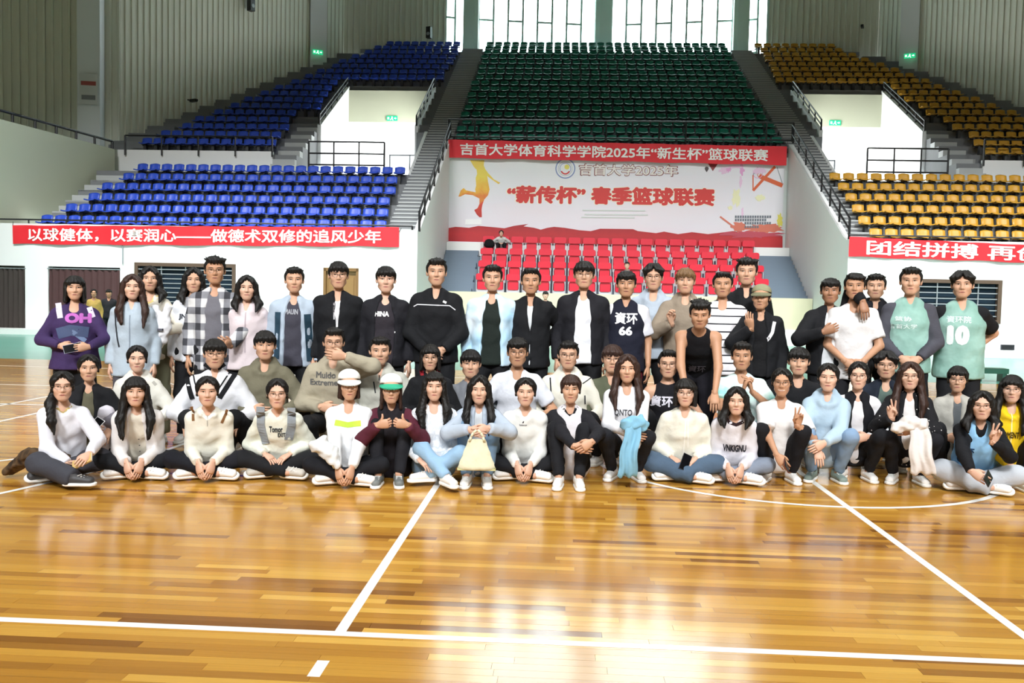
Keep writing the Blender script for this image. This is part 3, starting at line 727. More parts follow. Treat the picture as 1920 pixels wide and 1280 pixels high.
def splat(cx, cy, w, h, m, seed, layer=1.1, n=22):
    rr = random.Random(seed); pts = []
    for k in range(n):
        a = 2*math.pi*k/n; q = 1+rr.uniform(-.35, .35); pts.append((cx+w*q*math.cos(a), cy+h*q*math.sin(a)))
    pprint('paint_splash', pts, m, layer)
splat(1357, 320, 9, 6, mat('pale_pink_print', '#f0cbe6', 0.5), 1); splat(1366, 318, 5, 4, M_pinkp, 9); splat(1391, 318, 4, 10, M_pinkp, 2); splat(1380, 313, 14, 2.5, MATS['pale_pink_print'], 3); splat(1389, 341, 3, 9, MATS['pale_pink_print'], 4); splat(1424, 320, 12, 6, MATS['pale_pink_print'], 12)
splat(1380, 369, 7, 16, mat('pale_yellow_print', '#f3efc4', 0.5), 5); splat(1425, 371, 8, 6, MATS['pale_yellow_print'], 6); splat(1369, 390, 5, 4, MATS['pale_yellow_print'], 7); splat(1392, 398, 2, 10, MATS['pale_pink_print'], 8)
splat(1385, 426, 12, 10, mat('salmon_print', '#d9775f', 0.5), 10); splat(1430, 428, 34, 9, MATS['salmon_print'], 11, n=34); splat(1410, 440, 50, 6, mat('rose_print', '#c2495a', 0.5), 13, n=40); splat(1462, 413, 5, 12, M_yel, 14); pline(zoomB(1120, 885), zoomB(1260, 990), 0.06, MATS['salmon_print'], 'paint_splash')
for ry, x0, x1 in ((406, 1378, 1448), (412, 1378, 1438), (418, 1396, 1448), (425, 1396, 1425)):
    mb = MB()
    for k in range(int((x1-x0)/4.6)):
        (x, z) = pp(x0+4.6*k, ry); mb.box(x, x+0.062, PYs*2.4-.02, 0, z-0.05, z+0.04)
    mb.obj('small_print', mat('dark_grey_print', '#6e7680', 0.5), poster)
for ry, x0, x1 in ((394, 1092, 1210), (402, 1096, 1215), (407, 1090, 1190)): pline((x0, ry), (x1, ry+1), 0.05, mat('faint_print', '#d5dad6', 0.5), 'small_print', 1.2)
pprint('small_print', [(873, 411), (903, 411), (903, 421), (872, 421)], mat('white_box_print', '#fbfbfb', 0.5))

# ------------------------------------------------------------------ doors, windows and curtains of the front walls
M_glassdark = mat('dark_window_glass', '#22303c', 0.12, spec=0.8); M_alu = mat('silver_bar', '#c5ccd2', 0.3, metal=0.6); M_brown = mat('brown_window_frame', '#5c4a3c', 0.5)
def bar_window(name, x0, x1, z0, z1, nb, label, clear):
    e = empty(name, ((x0+x1)/2, FY+0.02, z0)); struct(e, label); w = (x1-x0)/2; h = z1-z0
    ubox('pane', M_glassdark, -w, w, 0.14, 0.16, 0, h, e)
    for a, b, c, d in ((-w-.06, -w+.05, -.05, h+.06), (w-.05, w+.06, -.05, h+.06), (-w, w, h-.05, h+.06), (-w, w, -.05, .06)): ubox('frame', M_brown, a, b, -.05, .10, c, d, e)
    for k in range(1, nb): ubox('bar', M_alu, -w+.05, w-.05, 0.0, 0.03, h*k/nb-.015, h*k/nb+.015, e)
    for t in (-0.5, 0, 0.5): ubox('bar', M_alu, w*t-.015, w*t+.015, 0.02, .05, 0, h, e)
bar_window('window_5', -13.25, -10.15, 0.95, 2.24, 9, 'dark window with silver bars in the left front wall', 0)
bar_window('window_6', 10.62, 13.0, 1.02, 2.2, 7, 'dark window with silver bars in the right front wall', 0)
e = empty('door_1', (-6.78, FY+0.05, 0)); struct(e, 'brown wooden door in the left front wall')
M_door = mat('brown_door_wood', '#8a6a3c', 0.45, 0.1, 4)
ubox('leaf', M_door, -0.48, 0.48, 0.05, 0.1, 0, 2.16, e)
for x0, x1 in ((-0.38, -0.06), (0.06, 0.38)):
    for z0, z1 in ((0.2, 1.0), (1.15, 1.95)): ubox('panel', M_door, x0, x1, 0.03, 0.06, z0, z1, e)
for a, b, c, d in ((-.55, -.47, 0, 2.24), (.47, .55, 0, 2.24), (-.55, .55, 2.15, 2.25)): ubox('frame', mat('door_casing', '#7a5a30', 0.5), a, b, -.06, .1, c, d, e)
rod('handle', (0.40, 0.0, 1.02), (0.40, 0.0, 1.14), 0.015, M_alu, e)
M_curt = mat('dark_brown_curtain', '#3b332f', 0.8, 0.1, 6); M_curt2 = mat('maroon_curtain', '#4a3030', 0.8, 0.12, 6)
def curtain(x0, x1, z1, m, label):
    V = []; Fc = []; nx = 44; nz = 6
    for k in range(nx+1):
        for q in range(nz+1):
            x = x0+(x1-x0)*k/nx; amp = 0.035+0.02*(1-q/nz)
            V.append((x+0.015*math.sin(q*1.3+k), FY+0.02+amp*math.sin(k*1.55+0.3*math.sin(k*.9)), 0.06+(z1-0.06)*q/nz+(0.02*math.sin(k*1.9) if q == nz else 0)))
        if k:
            for q in range(nz): o = (nz+1)*k+q; Fc.append((o-nz-1, o, o+1, o-nz))
    n = len(V); e = empty('curtain', ((x0+x1)/2, FY, 0)); tag(e, label, 'curtain')
    off = Vector(((x0+x1)/2, FY, 0))
    V = [Vector(v)-off for v in V]; V2 = V+[v+Vector((0, .01, 0)) for v in V]
    mesh_obj('cloth', V2, Fc+[tuple(n+i for i in reversed(f)) for f in Fc], m, e, True)
    rod('curtain_rod', (-(x1-x0)/2-.05, 0, z1+.02), ((x1-x0)/2+.05, 0, z1+.02), 0.015, M_alu, e)
curtain(-18.6, -16.87, 2.02, M_curt, 'dark brown curtain in the wall opening at the left edge')
curtain(-16.08, -13.8, 2.04, M_curt2, 'dark maroon curtain behind the woman in the purple sweatshirt')
e = empty('wall_vent', (13.3, FY-0.005, 0.28)); tag(e, 'small dark vent grille low on the right white wall', 'vent')
ubox('grille_frame', mat('vent_frame', '#3a3f46', 0.5), -.2, .2, -.02, 0, -.08, .08, e)
for k in range(4): ubox('slat', M_black, -.17, .17, -.035, -.02, -.06+.035*k, -.045+.035*k, e)
rod('pipe', (-13.68, FY-0.03, 2.24), (-13.68, FY-0.03, 2.82), 0.02, mat('grey_pipe', '#9aa3a6', 0.5)); struct(bpy.data.objects['pipe'])
def camera_unit(x, y, z, rz, label):
    e = empty('security_camera', (x, y, z), rz); tag(e, label, 'camera', 'wall cameras')
    rod('bracket', (0, .35, 0.1), (0, 0, 0), 0.03, M_black, e); MB().box(-.07, .07, -.3, .05, -.06, .06).obj('housing', M_black, e); MB().tube((0, -.3, 0), (0, -.36, 0), .05).obj('lens_hood', M_black, e)
camera_unit(15.3, 47.3, 15.8, -.4, 'dark security camera on the wall above the orange seats')
camera_unit(-16.25, 38.0, 9.7, 1.1, 'dark security camera on the wall above the dark blue seats')

def speaker(x, y, z, rz, label):
    e = empty('loudspeaker', (x, y, z), rz); tag(e, label, 'loudspeaker', 'wall loudspeakers')
    MB().box(-.13, .13, -.18, .08, -.3, .3).obj('cabinet', M_black, e); MB().tube((0, -.18, -.08), (0, -.2, -.08), .09, 12).obj('cone', MATS['grey_pipe'], e)
speaker(-14.75, 41.0, 14.8, 1.1, 'small black loudspeaker high on the left corrugated wall')
speaker(-7.4, 48.0, 15.6, -.3, 'black loudspeaker stand box behind the top dark blue seats')
e = empty('wall_notice', (-18.78, 34.2, 9.3), 0.2); tag(e, 'pale notice with red and grey lines on the left column', 'notice')
ubox('sheet', mat('notice_sheet', '#c9cccb', 0.6), -.34, .34, -.02, 0, -.6, .6, e); ubox('print_line', mat('notice_red', '#a0504c', 0.6), -.28, .28, -.026, -.02, 0.14, 0.3, e); ubox('print_line', mat('notice_grey', '#7a7d80', 0.6), -.26, .26, -.026, -.02, -.42, -.24, e)
# ------------------------------------------------------------------ people: continuous surfaces grown from joints
def surface_nets(f, org, h):
    s = f < 0
    nx, ny, nz = f.shape
    c = np.zeros((nx-1, ny-1, nz-1), np.uint8)
    for i in (0, 1):
        for j in (0, 1):
            for k in (0, 1): c += s[i:nx-1+i, j:ny-1+j, k:nz-1+k]
    act = np.argwhere((c > 0) & (c < 8))
    if len(act) == 0: return np.zeros((0, 3)), np.zeros((0, 4), int)
    idx = -np.ones(c.shape, np.int64); idx[tuple(act.T)] = np.arange(len(act))
    acc = np.zeros((len(act), 3)); cnt = np.zeros(len(act))
    corners = [(i, j, k) for i in (0, 1) for j in (0, 1) for k in (0, 1)]
    val = {q: f[act[:, 0]+q[0], act[:, 1]+q[1], act[:, 2]+q[2]] for q in corners}
    for a in corners:
        for ax in range(3):
            if a[ax] == 0:
                b = list(a); b[ax] = 1; b = tuple(b)
                va, vb = val[a], val[b]; m = (va < 0) != (vb < 0)
                t = np.where(m, va/np.where(va-vb == 0, 1, va-vb), 0)
                p = np.array(a, float)+np.outer(t, np.eye(3)[ax])
                acc[m] += p[m]; cnt[m] += 1
    V = (act+acc/cnt[:, None])*h+org
    Q = []
    for ax in range(3):
        o = [q for q in range(3) if q != ax]
        sl0 = [slice(None)]*3; sl1 = [slice(None)]*3; sl0[ax] = slice(0, -1); sl1[ax] = slice(1, None)
        ch = s[tuple(sl0)] != s[tuple(sl1)]
        e = np.argwhere(ch); e = e[(e[:, o[0]] > 0) & (e[:, o[1]] > 0) & (e[:, o[0]] < f.shape[o[0]]-1) & (e[:, o[1]] < f.shape[o[1]]-1)]
        ids = []
        for da, db in ((1, 1), (0, 1), (0, 0), (1, 0)):
            q = e.copy(); q[:, o[0]] -= da; q[:, o[1]] -= db; ids.append(idx[q[:, 0], q[:, 1], q[:, 2]])
        q = np.stack(ids, 1); inside = s[tuple(e.T)]
        flip = inside if ax != 1 else ~inside
        q[~flip] = q[~flip][:, ::-1]
        Q.append(q)
    Q = np.concatenate(Q); Q = Q[(Q >= 0).all(1)]
    return V, Q
class Prim:
    __slots__ = ('a', 'b', 'ra', 'rb', 'u', 'k', 'op', 'fa', 'fb')
    def __init__(s, a, b, ra, rb=None, u=None, k=0.03, op='u', fa=False, fb=False):
        s.a = np.array(a, float); s.b = np.array(b, float)
        s.ra = (ra, ra) if np.isscalar(ra) else tuple(ra); rb = s.ra if rb is None else rb
        s.rb = (rb, rb) if np.isscalar(rb) else tuple(rb); s.u = u; s.k = k; s.op = op; s.fa = fa; s.fb = fb
    def inflate(s, d):
        return Prim(s.a, s.b, (s.ra[0]+d, s.ra[1]+d), (s.rb[0]+d, s.rb[1]+d), s.u, s.k, s.op, s.fa, s.fb)
    def dist(s, X, Y, Z):
        d = s.b-s.a; L = np.linalg.norm(d)
        if L < 1e-6: d = np.array([0, 0, 1e-6]); L = 1e-6
        w = d/L
        u = np.array(s.u, float) if s.u is not None else np.cross(w, [0.3, 0.9, 0.1]); u = u-w*(u@w)
        if np.linalg.norm(u) < .05: u = np.cross(w, [.1, .3, .95])
        u /= np.linalg.norm(u); v = np.cross(w, u)
        qx, qy, qz = X-s.a[0], Y-s.a[1], Z-s.a[2]
        lw = qx*w[0]+qy*w[1]+qz*w[2]; t = np.clip(lw/L, 0, 1)
        eu = qx*u[0]+qy*u[1]+qz*u[2]; ev = qx*v[0]+qy*v[1]+qz*v[2]; ew = lw-t*L
        r1 = s.ra[0]+(s.rb[0]-s.ra[0])*t; r2 = s.ra[1]+(s.rb[1]-s.ra[1])*t; rm = np.minimum(r1, r2)
        if s.fa: ew = np.where(lw < 0, 0, ew)
        if s.fb: ew = np.where(lw > L, 0, ew)
        A, B, Cc = eu/r1, ev/r2, ew/rm
        k0 = np.sqrt(A*A+B*B+Cc*Cc); k1 = np.sqrt((A/r1)**2+(B/r2)**2+(Cc/rm)**2)
        D = np.where(k1 > 1e-9, k0*(k0-1)/np.maximum(k1, 1e-9), -rm)
        if s.fa: D = np.maximum(D, -lw)
        if s.fb: D = np.maximum(D, lw-L)
        return D
def sdf_field(prims, h, lo=None, hi=None, wrinkle=None, planes=()):
    P = [p for p in prims if p.op == 'u']
    if lo is None:
        lo = np.min([np.minimum(p.a, p.b)-max(p.ra+p.rb) for p in P], 0)-0.03; hi = np.max([np.maximum(p.a, p.b)+max(p.ra+p.rb) for p in P], 0)+0.03
    n = np.ceil((hi-lo)/h).astype(int)+1
    ax = [lo[i]+h*np.arange(n[i]) for i in range(3)]
    f = np.full(tuple(n), 0.15)
    for p in prims:
        m = max(p.ra+p.rb)+0.06
        a = np.maximum(0, np.floor((np.minimum(p.a, p.b)-m-lo)/h).astype(int)); b = np.minimum(n, np.ceil((np.maximum(p.a, p.b)+m-lo)/h).astype(int)+1)
        if (b <= a).any(): continue
        sl = tuple(slice(a[i], b[i]) for i in range(3))
        X, Y, Z = np.meshgrid(ax[0][sl[0]], ax[1][sl[1]], ax[2][sl[2]], indexing='ij')
        D = p.dist(X, Y, Z); cur = f[sl]; k = p.k
        if p.op == 'u':
            hh = np.maximum(k-np.abs(cur-D), 0)/k if k > 0 else 0
            f[sl] = np.minimum(cur, D)-hh*hh*k*0.25
        else:
            hh = np.maximum(k-np.abs(-cur-D+0), 0)/k if k > 0 else 0
            f[sl] = np.maximum(cur, -D)+0*hh
    if wrinkle or planes:
        X, Y, Z = np.meshgrid(*ax, indexing='ij')
        if wrinkle:
            amp, sc, ph = wrinkle
            f = f+amp*(np.sin(X*sc+3*np.sin(Z*sc*.6+ph)+ph)*np.sin(Z*sc*1.3+2*np.sin(Y*sc*.8)+2*ph)+0.5*np.sin(X*sc*2.1+Y*sc*1.7-Z*sc*1.9+ph))
        for pn, pd in planes: f = np.maximum(f, X*pn[0]+Y*pn[1]+Z*pn[2]-pd)
    return f, lo
def grow(prims, h, **kw):
    f, lo = sdf_field(prims, h, **kw); return surface_nets(f, lo, h)
def geo_mesh(name, V, Q, mats, mi=None, smooth=True):
    me = bpy.data.meshes.new(name)
    me.from_pydata(V.tolist() if hasattr(V, 'tolist') else [tuple(v) for v in V], [], Q.tolist() if hasattr(Q, 'tolist') else Q)
    for m in mats: me.materials.append(m)
    if mi is not None: me.polygons.foreach_set('material_index', mi)
    if smooth: me.shade_smooth()
    me.update(); return me

# ---- head template --------------------------------------------------------
def head_prims(fem):
    w = 0.94 if fem else 1.0; j = 0.86 if fem else 1.0
    P = [Prim((0, .012, .040), (0, .030, .040), (.073*w, .076), u=(1, 0, 0), k=.03),
         Prim((0, -.020, .03), (0, -.034, -.045), (.066*w, .062), (.056*w, .050), (1, 0, 0), .03),
         Prim((0, -.045, -.055), (0, -.058, -.085), (.046*w, .040), (.030*j, .026), (1, 0, 0), .03),
         Prim((-.046*w*j, -.005, -.058), (-.020*j, -.058, -.092), .022, .018, None, .03), Prim((.046*w*j, -.005, -.058), (.020*j, -.058, -.092), .022, .018, None, .03),
         Prim((-.040*w, -.060, -.022), (-.046*w, -.045, -.012), .024, None, None, .025), Prim((.040*w, -.060, -.022), (.046*w, -.045, -.012), .024, None, None, .025),
         Prim((-.034, -.074, .030), (.034, -.074, .030), .018, None, None, .02),
         Prim((0, -.084, .010), (0, -.101, -.026), .0075, .0105, None, .016),
         Prim((-.012, -.092, -.030), (.012, -.092, -.030), .0085, None, None, .010),
         Prim((-.016, -.083, -.058), (.016, -.083, -.058), (.0075, .0075), None, None, .012), Prim((-.012, -.081, -.067), (.012, -.081, -.067), .0085, None, None, .012),
         Prim((-.030, -.103, .008), (-.031, -.103, .008), (.015, .014), None, (0, 1, 0), .0, 's'), Prim((.030, -.103, .008), (.031, -.103, .008), (.015, .014), None, (0, 1, 0), .0, 's')]
    return P
def smooth_eval(P, pts):
    f = np.full(len(pts), .15)
    for p in P:
        D = p.dist(pts[:, 0], pts[:, 1], pts[:, 2])
        if p.op == 'u':
            k = max(p.k, 1e-4); hh = np.maximum(k-np.abs(f-D), 0)/k; f = np.minimum(f, D)-hh*hh*k*.25
        else:
            k = .012; D = -D; hh = np.maximum(k-np.abs(f-D), 0)/k; f = np.maximum(f, D)+hh*hh*k*.25
    return f
def head_template(fem, smile=False):
    P = head_prims(fem); NL, NT = 60, 46
    lon = []
    for k in range(NL):
        t = k/NL*2*math.pi; lon.append(t+0.42*math.sin(t))      # denser towards the back zero point at t=pi -> face
    lon = np.array(lon)   # t = pi is the face
    lat = np.linspace(0.02, math.pi-0.02, NT); lat = lat-0.16*np.sin(2*(lat-0.35))*0.5
    TT, LL = np.meshgrid(lat, lon, indexing='ij')
    dirs = np.stack([np.sin(TT)*np.sin(LL), np.sin(TT)*np.cos(LL), np.cos(TT)], -1).reshape(-1, 3)
    org = np.array([0, -.012, -.008]); rs = np.linspace(.03, .16, 66)
    best = np.full(len(dirs), .05); prev = None
    for r in rs:
        v = smooth_eval(P, org+dirs*r)
        if prev is not None:
            m = (prev < 0) & (v >= 0); best[m] = (r-(rs[1]-rs[0])*(v/(v-prev+1e-12)))[m]
        prev = v
    V = (org+dirs*best[:, None]).tolist(); Fc = []; MI = []
    for a in range(NT-1):
        for b in range(NL):
            Fc.append((a*NL+b, (a+1)*NL+b, (a+1)*NL+(b+1) % NL, a*NL+(b+1) % NL)); MI.append(0)
    Fc.append(tuple(range(NL))); MI.append(0); Fc.append(tuple(range((NT-1)*NL, NT*NL))[::-1]); MI.append(0)
    def surf_y(x, z):
        ys = np.linspace(-.13, -.02, 120); pts = np.stack([np.full(120, x), ys, np.full(120, z)], 1); f = smooth_eval(P, pts)
        k = np.argmax(f < 0); return ys[k] if (f < 0).any() else -.05
    def patch(poly, mi, off, center=None):
        o = len(V); c = center or (sum(p[0] for p in poly)/len(poly), sum(p[1] for p in poly)/len(poly))
        V.append([c[0], surf_y(*c)-off-.0006, c[1]]); n = len(poly)
        for x, z in poly: V.append([x, surf_y(x, z)-off, z])
        for k in range(n): Fc.append((o, o+1+k, o+1+(k+1) % n)); MI.append(mi)
    def band(line, wd, mi, off):
        o = len(V)
        for k, (x, z) in enumerate(line):
            w_ = wd[k] if hasattr(wd, '__len__') else wd
            for dz in (-w_/2, w_/2): V.append([x, surf_y(x, z+dz)-off, z+dz])
        for k in range(len(line)-1): q = o+2*k; Fc.append((q, q+2, q+3, q+1)); MI.append(mi)
    for s in (-1, 1):
        ex, ez = s*.030, .008
        lid = [(ex+.0155*math.cos(a), ez+(.0046 if math.sin(a) > 0 else .0036)*math.sin(a)+.0012*s*math.cos(a)) for a in np.linspace(0, 2*math.pi, 14, endpoint=False)]
        patch(lid, 1, .0012, (ex, ez))
        patch([(ex+.0056*math.cos(a), ez+.0003+.0045*math.sin(a)) for a in np.linspace(0, 2*math.pi, 10, endpoint=False)], 2, .0026, (ex, ez))
        band([(ex+.017*t, ez+.0042*(1-t*t)+.0012*s*t+.0008) for t in np.linspace(-1, 1, 7)], .0028, 2, .0030)
        band([(ex+.020*t+s*.001, ez+.0195+.003*(1-t*t)+.0015*s*t) for t in np.linspace(-1, 1, 7)], [.003, .005, .006, .006, .0055, .004, .002] if s < 0 else [.002, .004, .0055, .006, .006, .005, .003], 3, .0014)
        patch([(s*.0075+.0032*math.cos(a), -.0365+.0018*math.sin(a)) for a in np.linspace(0, 2*math.pi, 8, endpoint=False)], 2, .0008)
    mw = .029 if smile else .0235; mz = -.0615
    lift = .006 if smile else .0
    xs = np.linspace(-1, 1, 9)
    up = [(mw*t, mz+.0052*(1-t*t)**.8-(.0012 if abs(t) < .1 else 0)+lift*t*t) for t in xs]; dn = [(mw*t, mz-.0075*(1-t*t)**.7+lift*t*t) for t in xs[::-1]]
    patch(up+dn[1:-1], 4, .0010, (0, mz))
    band([(mw*.96*t, mz-.0003+lift*t*t) for t in xs], .0042 if smile else .0016, 5 if smile else 2, .0022)
    for s in (-1, 1):      # ears
        o = len(V); c = np.array([s*.0735*(.94 if fem else 1), .014, -.004])
        for a in range(7):
            for b in range(8):
                th = math.pi*a/6; ph = 2*math.pi*b/8; e = np.array([.010*math.sin(th)*math.cos(ph)+s*.006*math.sin(th), .017*math.sin(th)*math.sin(ph)+.004*math.cos(th), .030*math.cos(th)]); V.append((c+e).tolist())
        for a in range(6):
            for b in range(8): Fc.append((o+8*a+b, o+8*(a+1)+b, o+8*(a+1)+(b+1) % 8, o+8*a+(b+1) % 8)); MI.append(0)
    return np.array(V), Fc, MI
HEADS = {k: head_template(k[0] == 'f', len(k) > 1) for k in ('m', 'f', 'fs')}

# ---- hair templates -------------------------------------------------------
def hair_geo(style):
    rr = random.Random(hash(style) % 1000 if False else sum(map(ord, style))); P = []; h = .0075
    def C(a, b, ra, rb=None, u=None, k=.02, op='u'): P.append(Prim(a, b, ra, rb, u, k, op))
    ml = style.startswith('m_')
    C((0, .014, .048), (0, .036, .042), (.083, .084), u=(1, 0, 0))                # skull cap
    C((0, .06, .0), (0, .055, -.045), (.070, .048), (.058, .035), (1, 0, 0))          # nape
    for s in (-1, 1): C((s*.070, .012, .045), (s*.073, .018, -.012 if ml else -.03), (.016, .035), (.010, .022), (1, 0, 0))
    face = [Prim((0, -.120, -.075), (0, -.112, .005), (.064, .075), (.066, .072), (1, 0, 0), .0, 's'), Prim((0, -.115, .020), (0, -.112, .047), (.060, .06), (.050, .055), (1, 0, 0), .0, 's')]
    side = [Prim((s*.090, -.03, -.13), (s*.090, -.03, -.05), .05, .045, None, 0, 's') for s in (-1, 1)]
    low = [Prim((0, .06, -.17), (0, .06, -.13), .09, .075, None, 0, 's')]
    P2 = face+(side+low if ml else [])
    P3 = []
    def c3(a, b, ra, rb=None, u=None, k=.012): P3.append(Prim(a, b, ra, rb, u, k))
    def bangs(z, n=9, wid=.06, vary=.012, y=-.088, r=.013):
        for k in range(n):
            x = -wid+2*wid*k/(n-1); e = rr.uniform(-vary, vary); yy = y*math.sqrt(max(.2, 1-(x/.1)**2))
            zz = .040+.082*math.sqrt(max(.05, 1-.36-(x*.75/.085)**2)); c3((x*.75, -.032, zz), (x, yy*.97, max(z+.030, .5*(zz+z))), r, r*1.0); z2 = max(z+.030, .5*(zz+z)); c3((x, yy*.97, z2), (x+rr.uniform(-.008, .008), yy-.003, z+e), r, .004)
    def tufts(n, ln, r=.014, spread=.075):
        for k in range(n):
            a = rr.uniform(0, 2*math.pi); q = rr.uniform(.1, 1)*spread; p = np.array([q*math.cos(a), .02+q*math.sin(a)*1.1, .115-.35*q*q/.075]); d = np.array([math.cos(a)*.6+rr.uniform(-.4, .4), math.sin(a)*.5-.5, rr.uniform(.1, .6)]); d /= np.linalg.norm(d)
            c3(p-d*.01, p+d*ln, r, .004)
    if style == 'm_short': bangs(.070, 9, .052, .006, -.080); tufts(16, .022)
    elif style == 'm_fringe': bangs(.030, 11, .066, .008, -.094, .015); tufts(10, .018)
    elif style == 'm_spiky': bangs(.068, 8, .05, .012, -.086); tufts(34, .036)
    elif style == 'm_buzz': bangs(.078, 9, .05, .003, -.076, .010)
    elif style == 'm_curly': bangs(.045, 9, .062, .014, -.094, .017); tufts(46, .016, .018, .085)
    elif style == 'm_part':
        for s in (-1, 1):
            for k in range(6):
                x = s*(.008+.012*k); c3((x*.6, -.05, .118), (x*1.1+s*.012, -.088, .080-.003*k), .014, .013); c3((x*1.1+s*.012, -.088, .080-.003*k), (s*(.045+.006*k), -.078+.006*k, .045-.006*k), .013, .005)
        tufts(14, .018)
    elif style == 'm_swept':
        for k in range(9): x = -.05+.0125*k; c3((x*.9, -.045, .108-.006*abs(x)/.05), (x+.025, -.080, .082), .015, .012); c3((x+.025, -.080, .082), (min(.07, x+.045), -.076, .062+.001*k), .012, .004)
        tufts(22, .024)
    elif style in ('bob', 'bob_short'):
        L = -.13 if style == 'bob' else -.105
        bangs(.028, 11, .062, .006, -.090, .013)
        for s in (-1, 1): c3((s*.070, -.015, .05), (s*.080, -.025, L), (.020, .045), (.017, .035), (1, 0, 0)); c3((s*.068, .04, .0), (s*.068, .045, L), (.028, .04), (.022, .03), (1, 0, 0))
        c3((0, .085, .03), (0, .085, L), (.075, .03), (.07, .028), (1, 0, 0))
    elif style in ('long', 'longbang', 'long_brown', 'longcurly', 'medium'):
        L = {'medium': -.20, 'longcurly': -.34}.get(style, -.37); wv = .02 if style == 'longcurly' else .006
        if style == 'longbang': bangs(.024, 11, .060, .006, -.091, .013)
        elif style == 'longcurly': bangs(.05, 7, .06, .015, -.088, .012)
        else:
            for s in (-1, 1): c3((s*.006, -.05, .118), (s*.052, -.072, .060), .018, .018); c3((s*.052, -.072, .060), (s*.072, -.050, -.03), .018, .016)
        for s in (-1, 1):
            n = 7
            for k in range(n):
                t = k/(n-1); a = np.array([s*(.074+.004*rr.random()), -.045+.085*t, .03]); m_ = np.array([s*(.084+.006*t), -.035+.08*t, -.10]); b = np.array([s*(.080+.035*t)+rr.uniform(-wv, wv), -.125+.10*t if t < .7 else .04, L+rr.uniform(-.03, .03)])
                c3(a, m_, .017, .020, k=.02); mid = (m_+b)/2+np.array([s*.018, -.008, 0]); c3(m_, mid, .020, .021+wv*.3, k=.02); c3(mid, b, .021+wv*.3, .008, k=.02)
        c3((0, .085, .03), (0, .105, L+.02), (.085, .030), (.10, .026), (1, 0, 0))
    elif style in ('tied', 'tiedbang', 'sidetail'):
        if style == 'tiedbang': bangs(.035, 8, .058, .01, -.088, .011)
        elif style == 'tied':
            for s in (-1, 1): c3((s*.006, -.045, .116), (s*.050, -.066, .072), .015, .013)
        for s in (-1, 1): c3((s*.060, -.058, .055), (s*.070, -.038, -.022), (.009, .009), (.005, .005))
        c3((0, .105, .02), (0, .135, .0), .035, .028)
        if style == 'sidetail':
            c3((-.05, .08, -.05), (-.085, .0, -.14), .035, .035, k=.03); c3((-.085, .0, -.14), (-.075, -.10, -.28), .035, .03, k=.03); c3((-.075, -.10, -.28), (-.06, -.13, -.38), .03, .008, k=.03)
            for s in (-1, 1): c3((s*.006, -.05, .116), (s*.055, -.070, .062), .015, .014); c3((s*.055, -.070, .062), (s*.070, -.045, -.03), .014, .012)
        else: c3((0, .13, .0), (.01, .125, -.16), .028, .010)
    elif style.startswith('under'):
        for s in (-1, 1) if style != 'under_buzz' else (): c3((s*.070, .0, .03), (s*.078, -.005, -.10 if style == 'under_short' else -.16), (.016, .040), (.014, .03), (1, 0, 0))
        if style != 'under_buzz': c3((0, .085, .02), (0, .09, -.12 if style == 'under_short' else -.2), (.075, .03), (.075, .026), (1, 0, 0))
    allp = P+P2+P3
    if style in ('bob', 'bob_short', 'long', 'longbang', 'long_brown', 'longcurly', 'medium'): allp = allp+[Prim((0, -.118, -.11), (0, -.110, -.005), (.052, .07), (.056, .068), (1, 0, 0), 0, 's')]
    lo = np.array([-.16, -.18, -.44 if not ml and style not in ('bob', 'bob_short', 'tied', 'tiedbang') else -.19]); hi = np.array([.16, .19, .18])
    f, lo = sdf_field(allp, h, lo, hi)
    n = f.shape; X, Y, Z = np.meshgrid(*[lo[i]+h*np.arange(n[i]) for i in range(3)], indexing='ij')
    if style.startswith('under'): f = np.maximum(f, Z-.055+.3*(Y-.02)*0)
    ang = np.arctan2(X, Y-.02); cu = 8 if style in ('longcurly', 'm_curly') else 2.5
    f = f+.0026*np.sin(ang*26+cu*np.sin(Z*30))+.0016*np.sin(ang*47+Z*25)
    return surface_nets(f, lo, h)
def fabric(name, color, rough=0.85, bump=0.5, bscale=9, var=0.06):
    return mat(name, color, rough, var, 2.5, bump, bscale, spec=0.25, bdist=0.03)
def hair_mat(name, color):
    m = bpy.data.materials.new(name); m.use_nodes = True; nt = m.node_tree; b = nt.nodes['Principled BSDF']
    tc = nt.nodes.new('ShaderNodeTexCoord'); mp = nt.nodes.new('ShaderNodeMapping'); mp.inputs['Scale'].default_value = (120, 120, 8); nt.links.new(tc.outputs['Object'], mp.inputs[0])
    n = nt.nodes.new('ShaderNodeTexNoise'); n.inputs['Scale'].default_value = 1.0; n.inputs['Detail'].default_value = 3; nt.links.new(mp.outputs[0], n.inputs['Vector'])
    cr = nt.nodes.new('ShaderNodeValToRGB'); c = lin(color); cr.color_ramp.elements[0].position = .3; cr.color_ramp.elements[1].position = .75
    cr.color_ramp.elements[0].color = (*[v*.6 for v in c], 1); cr.color_ramp.elements[1].color = (*[min(1, v*1.7+.004) for v in c], 1)
    nt.links.new(n.outputs[0], cr.inputs[0]); nt.links.new(cr.outputs[0], b.inputs['Base Color']); b.inputs['Roughness'].default_value = .55; b.inputs['Specular IOR Level'].default_value = .3
    bp = nt.nodes.new('ShaderNodeBump'); bp.inputs['Strength'].default_value = .5; bp.inputs['Distance'].default_value = .003; nt.links.new(n.outputs[0], bp.inputs['Height']); nt.links.new(bp.outputs[0], b.inputs['Normal'])
    return m
HAIRC = {'black': hair_mat('black_hair', '#110f0d'), 'brown': hair_mat('dark_brown_hair', '#33211a'), 'light': hair_mat('light_brown_hair', '#6b5034')}
HAIRM = {}
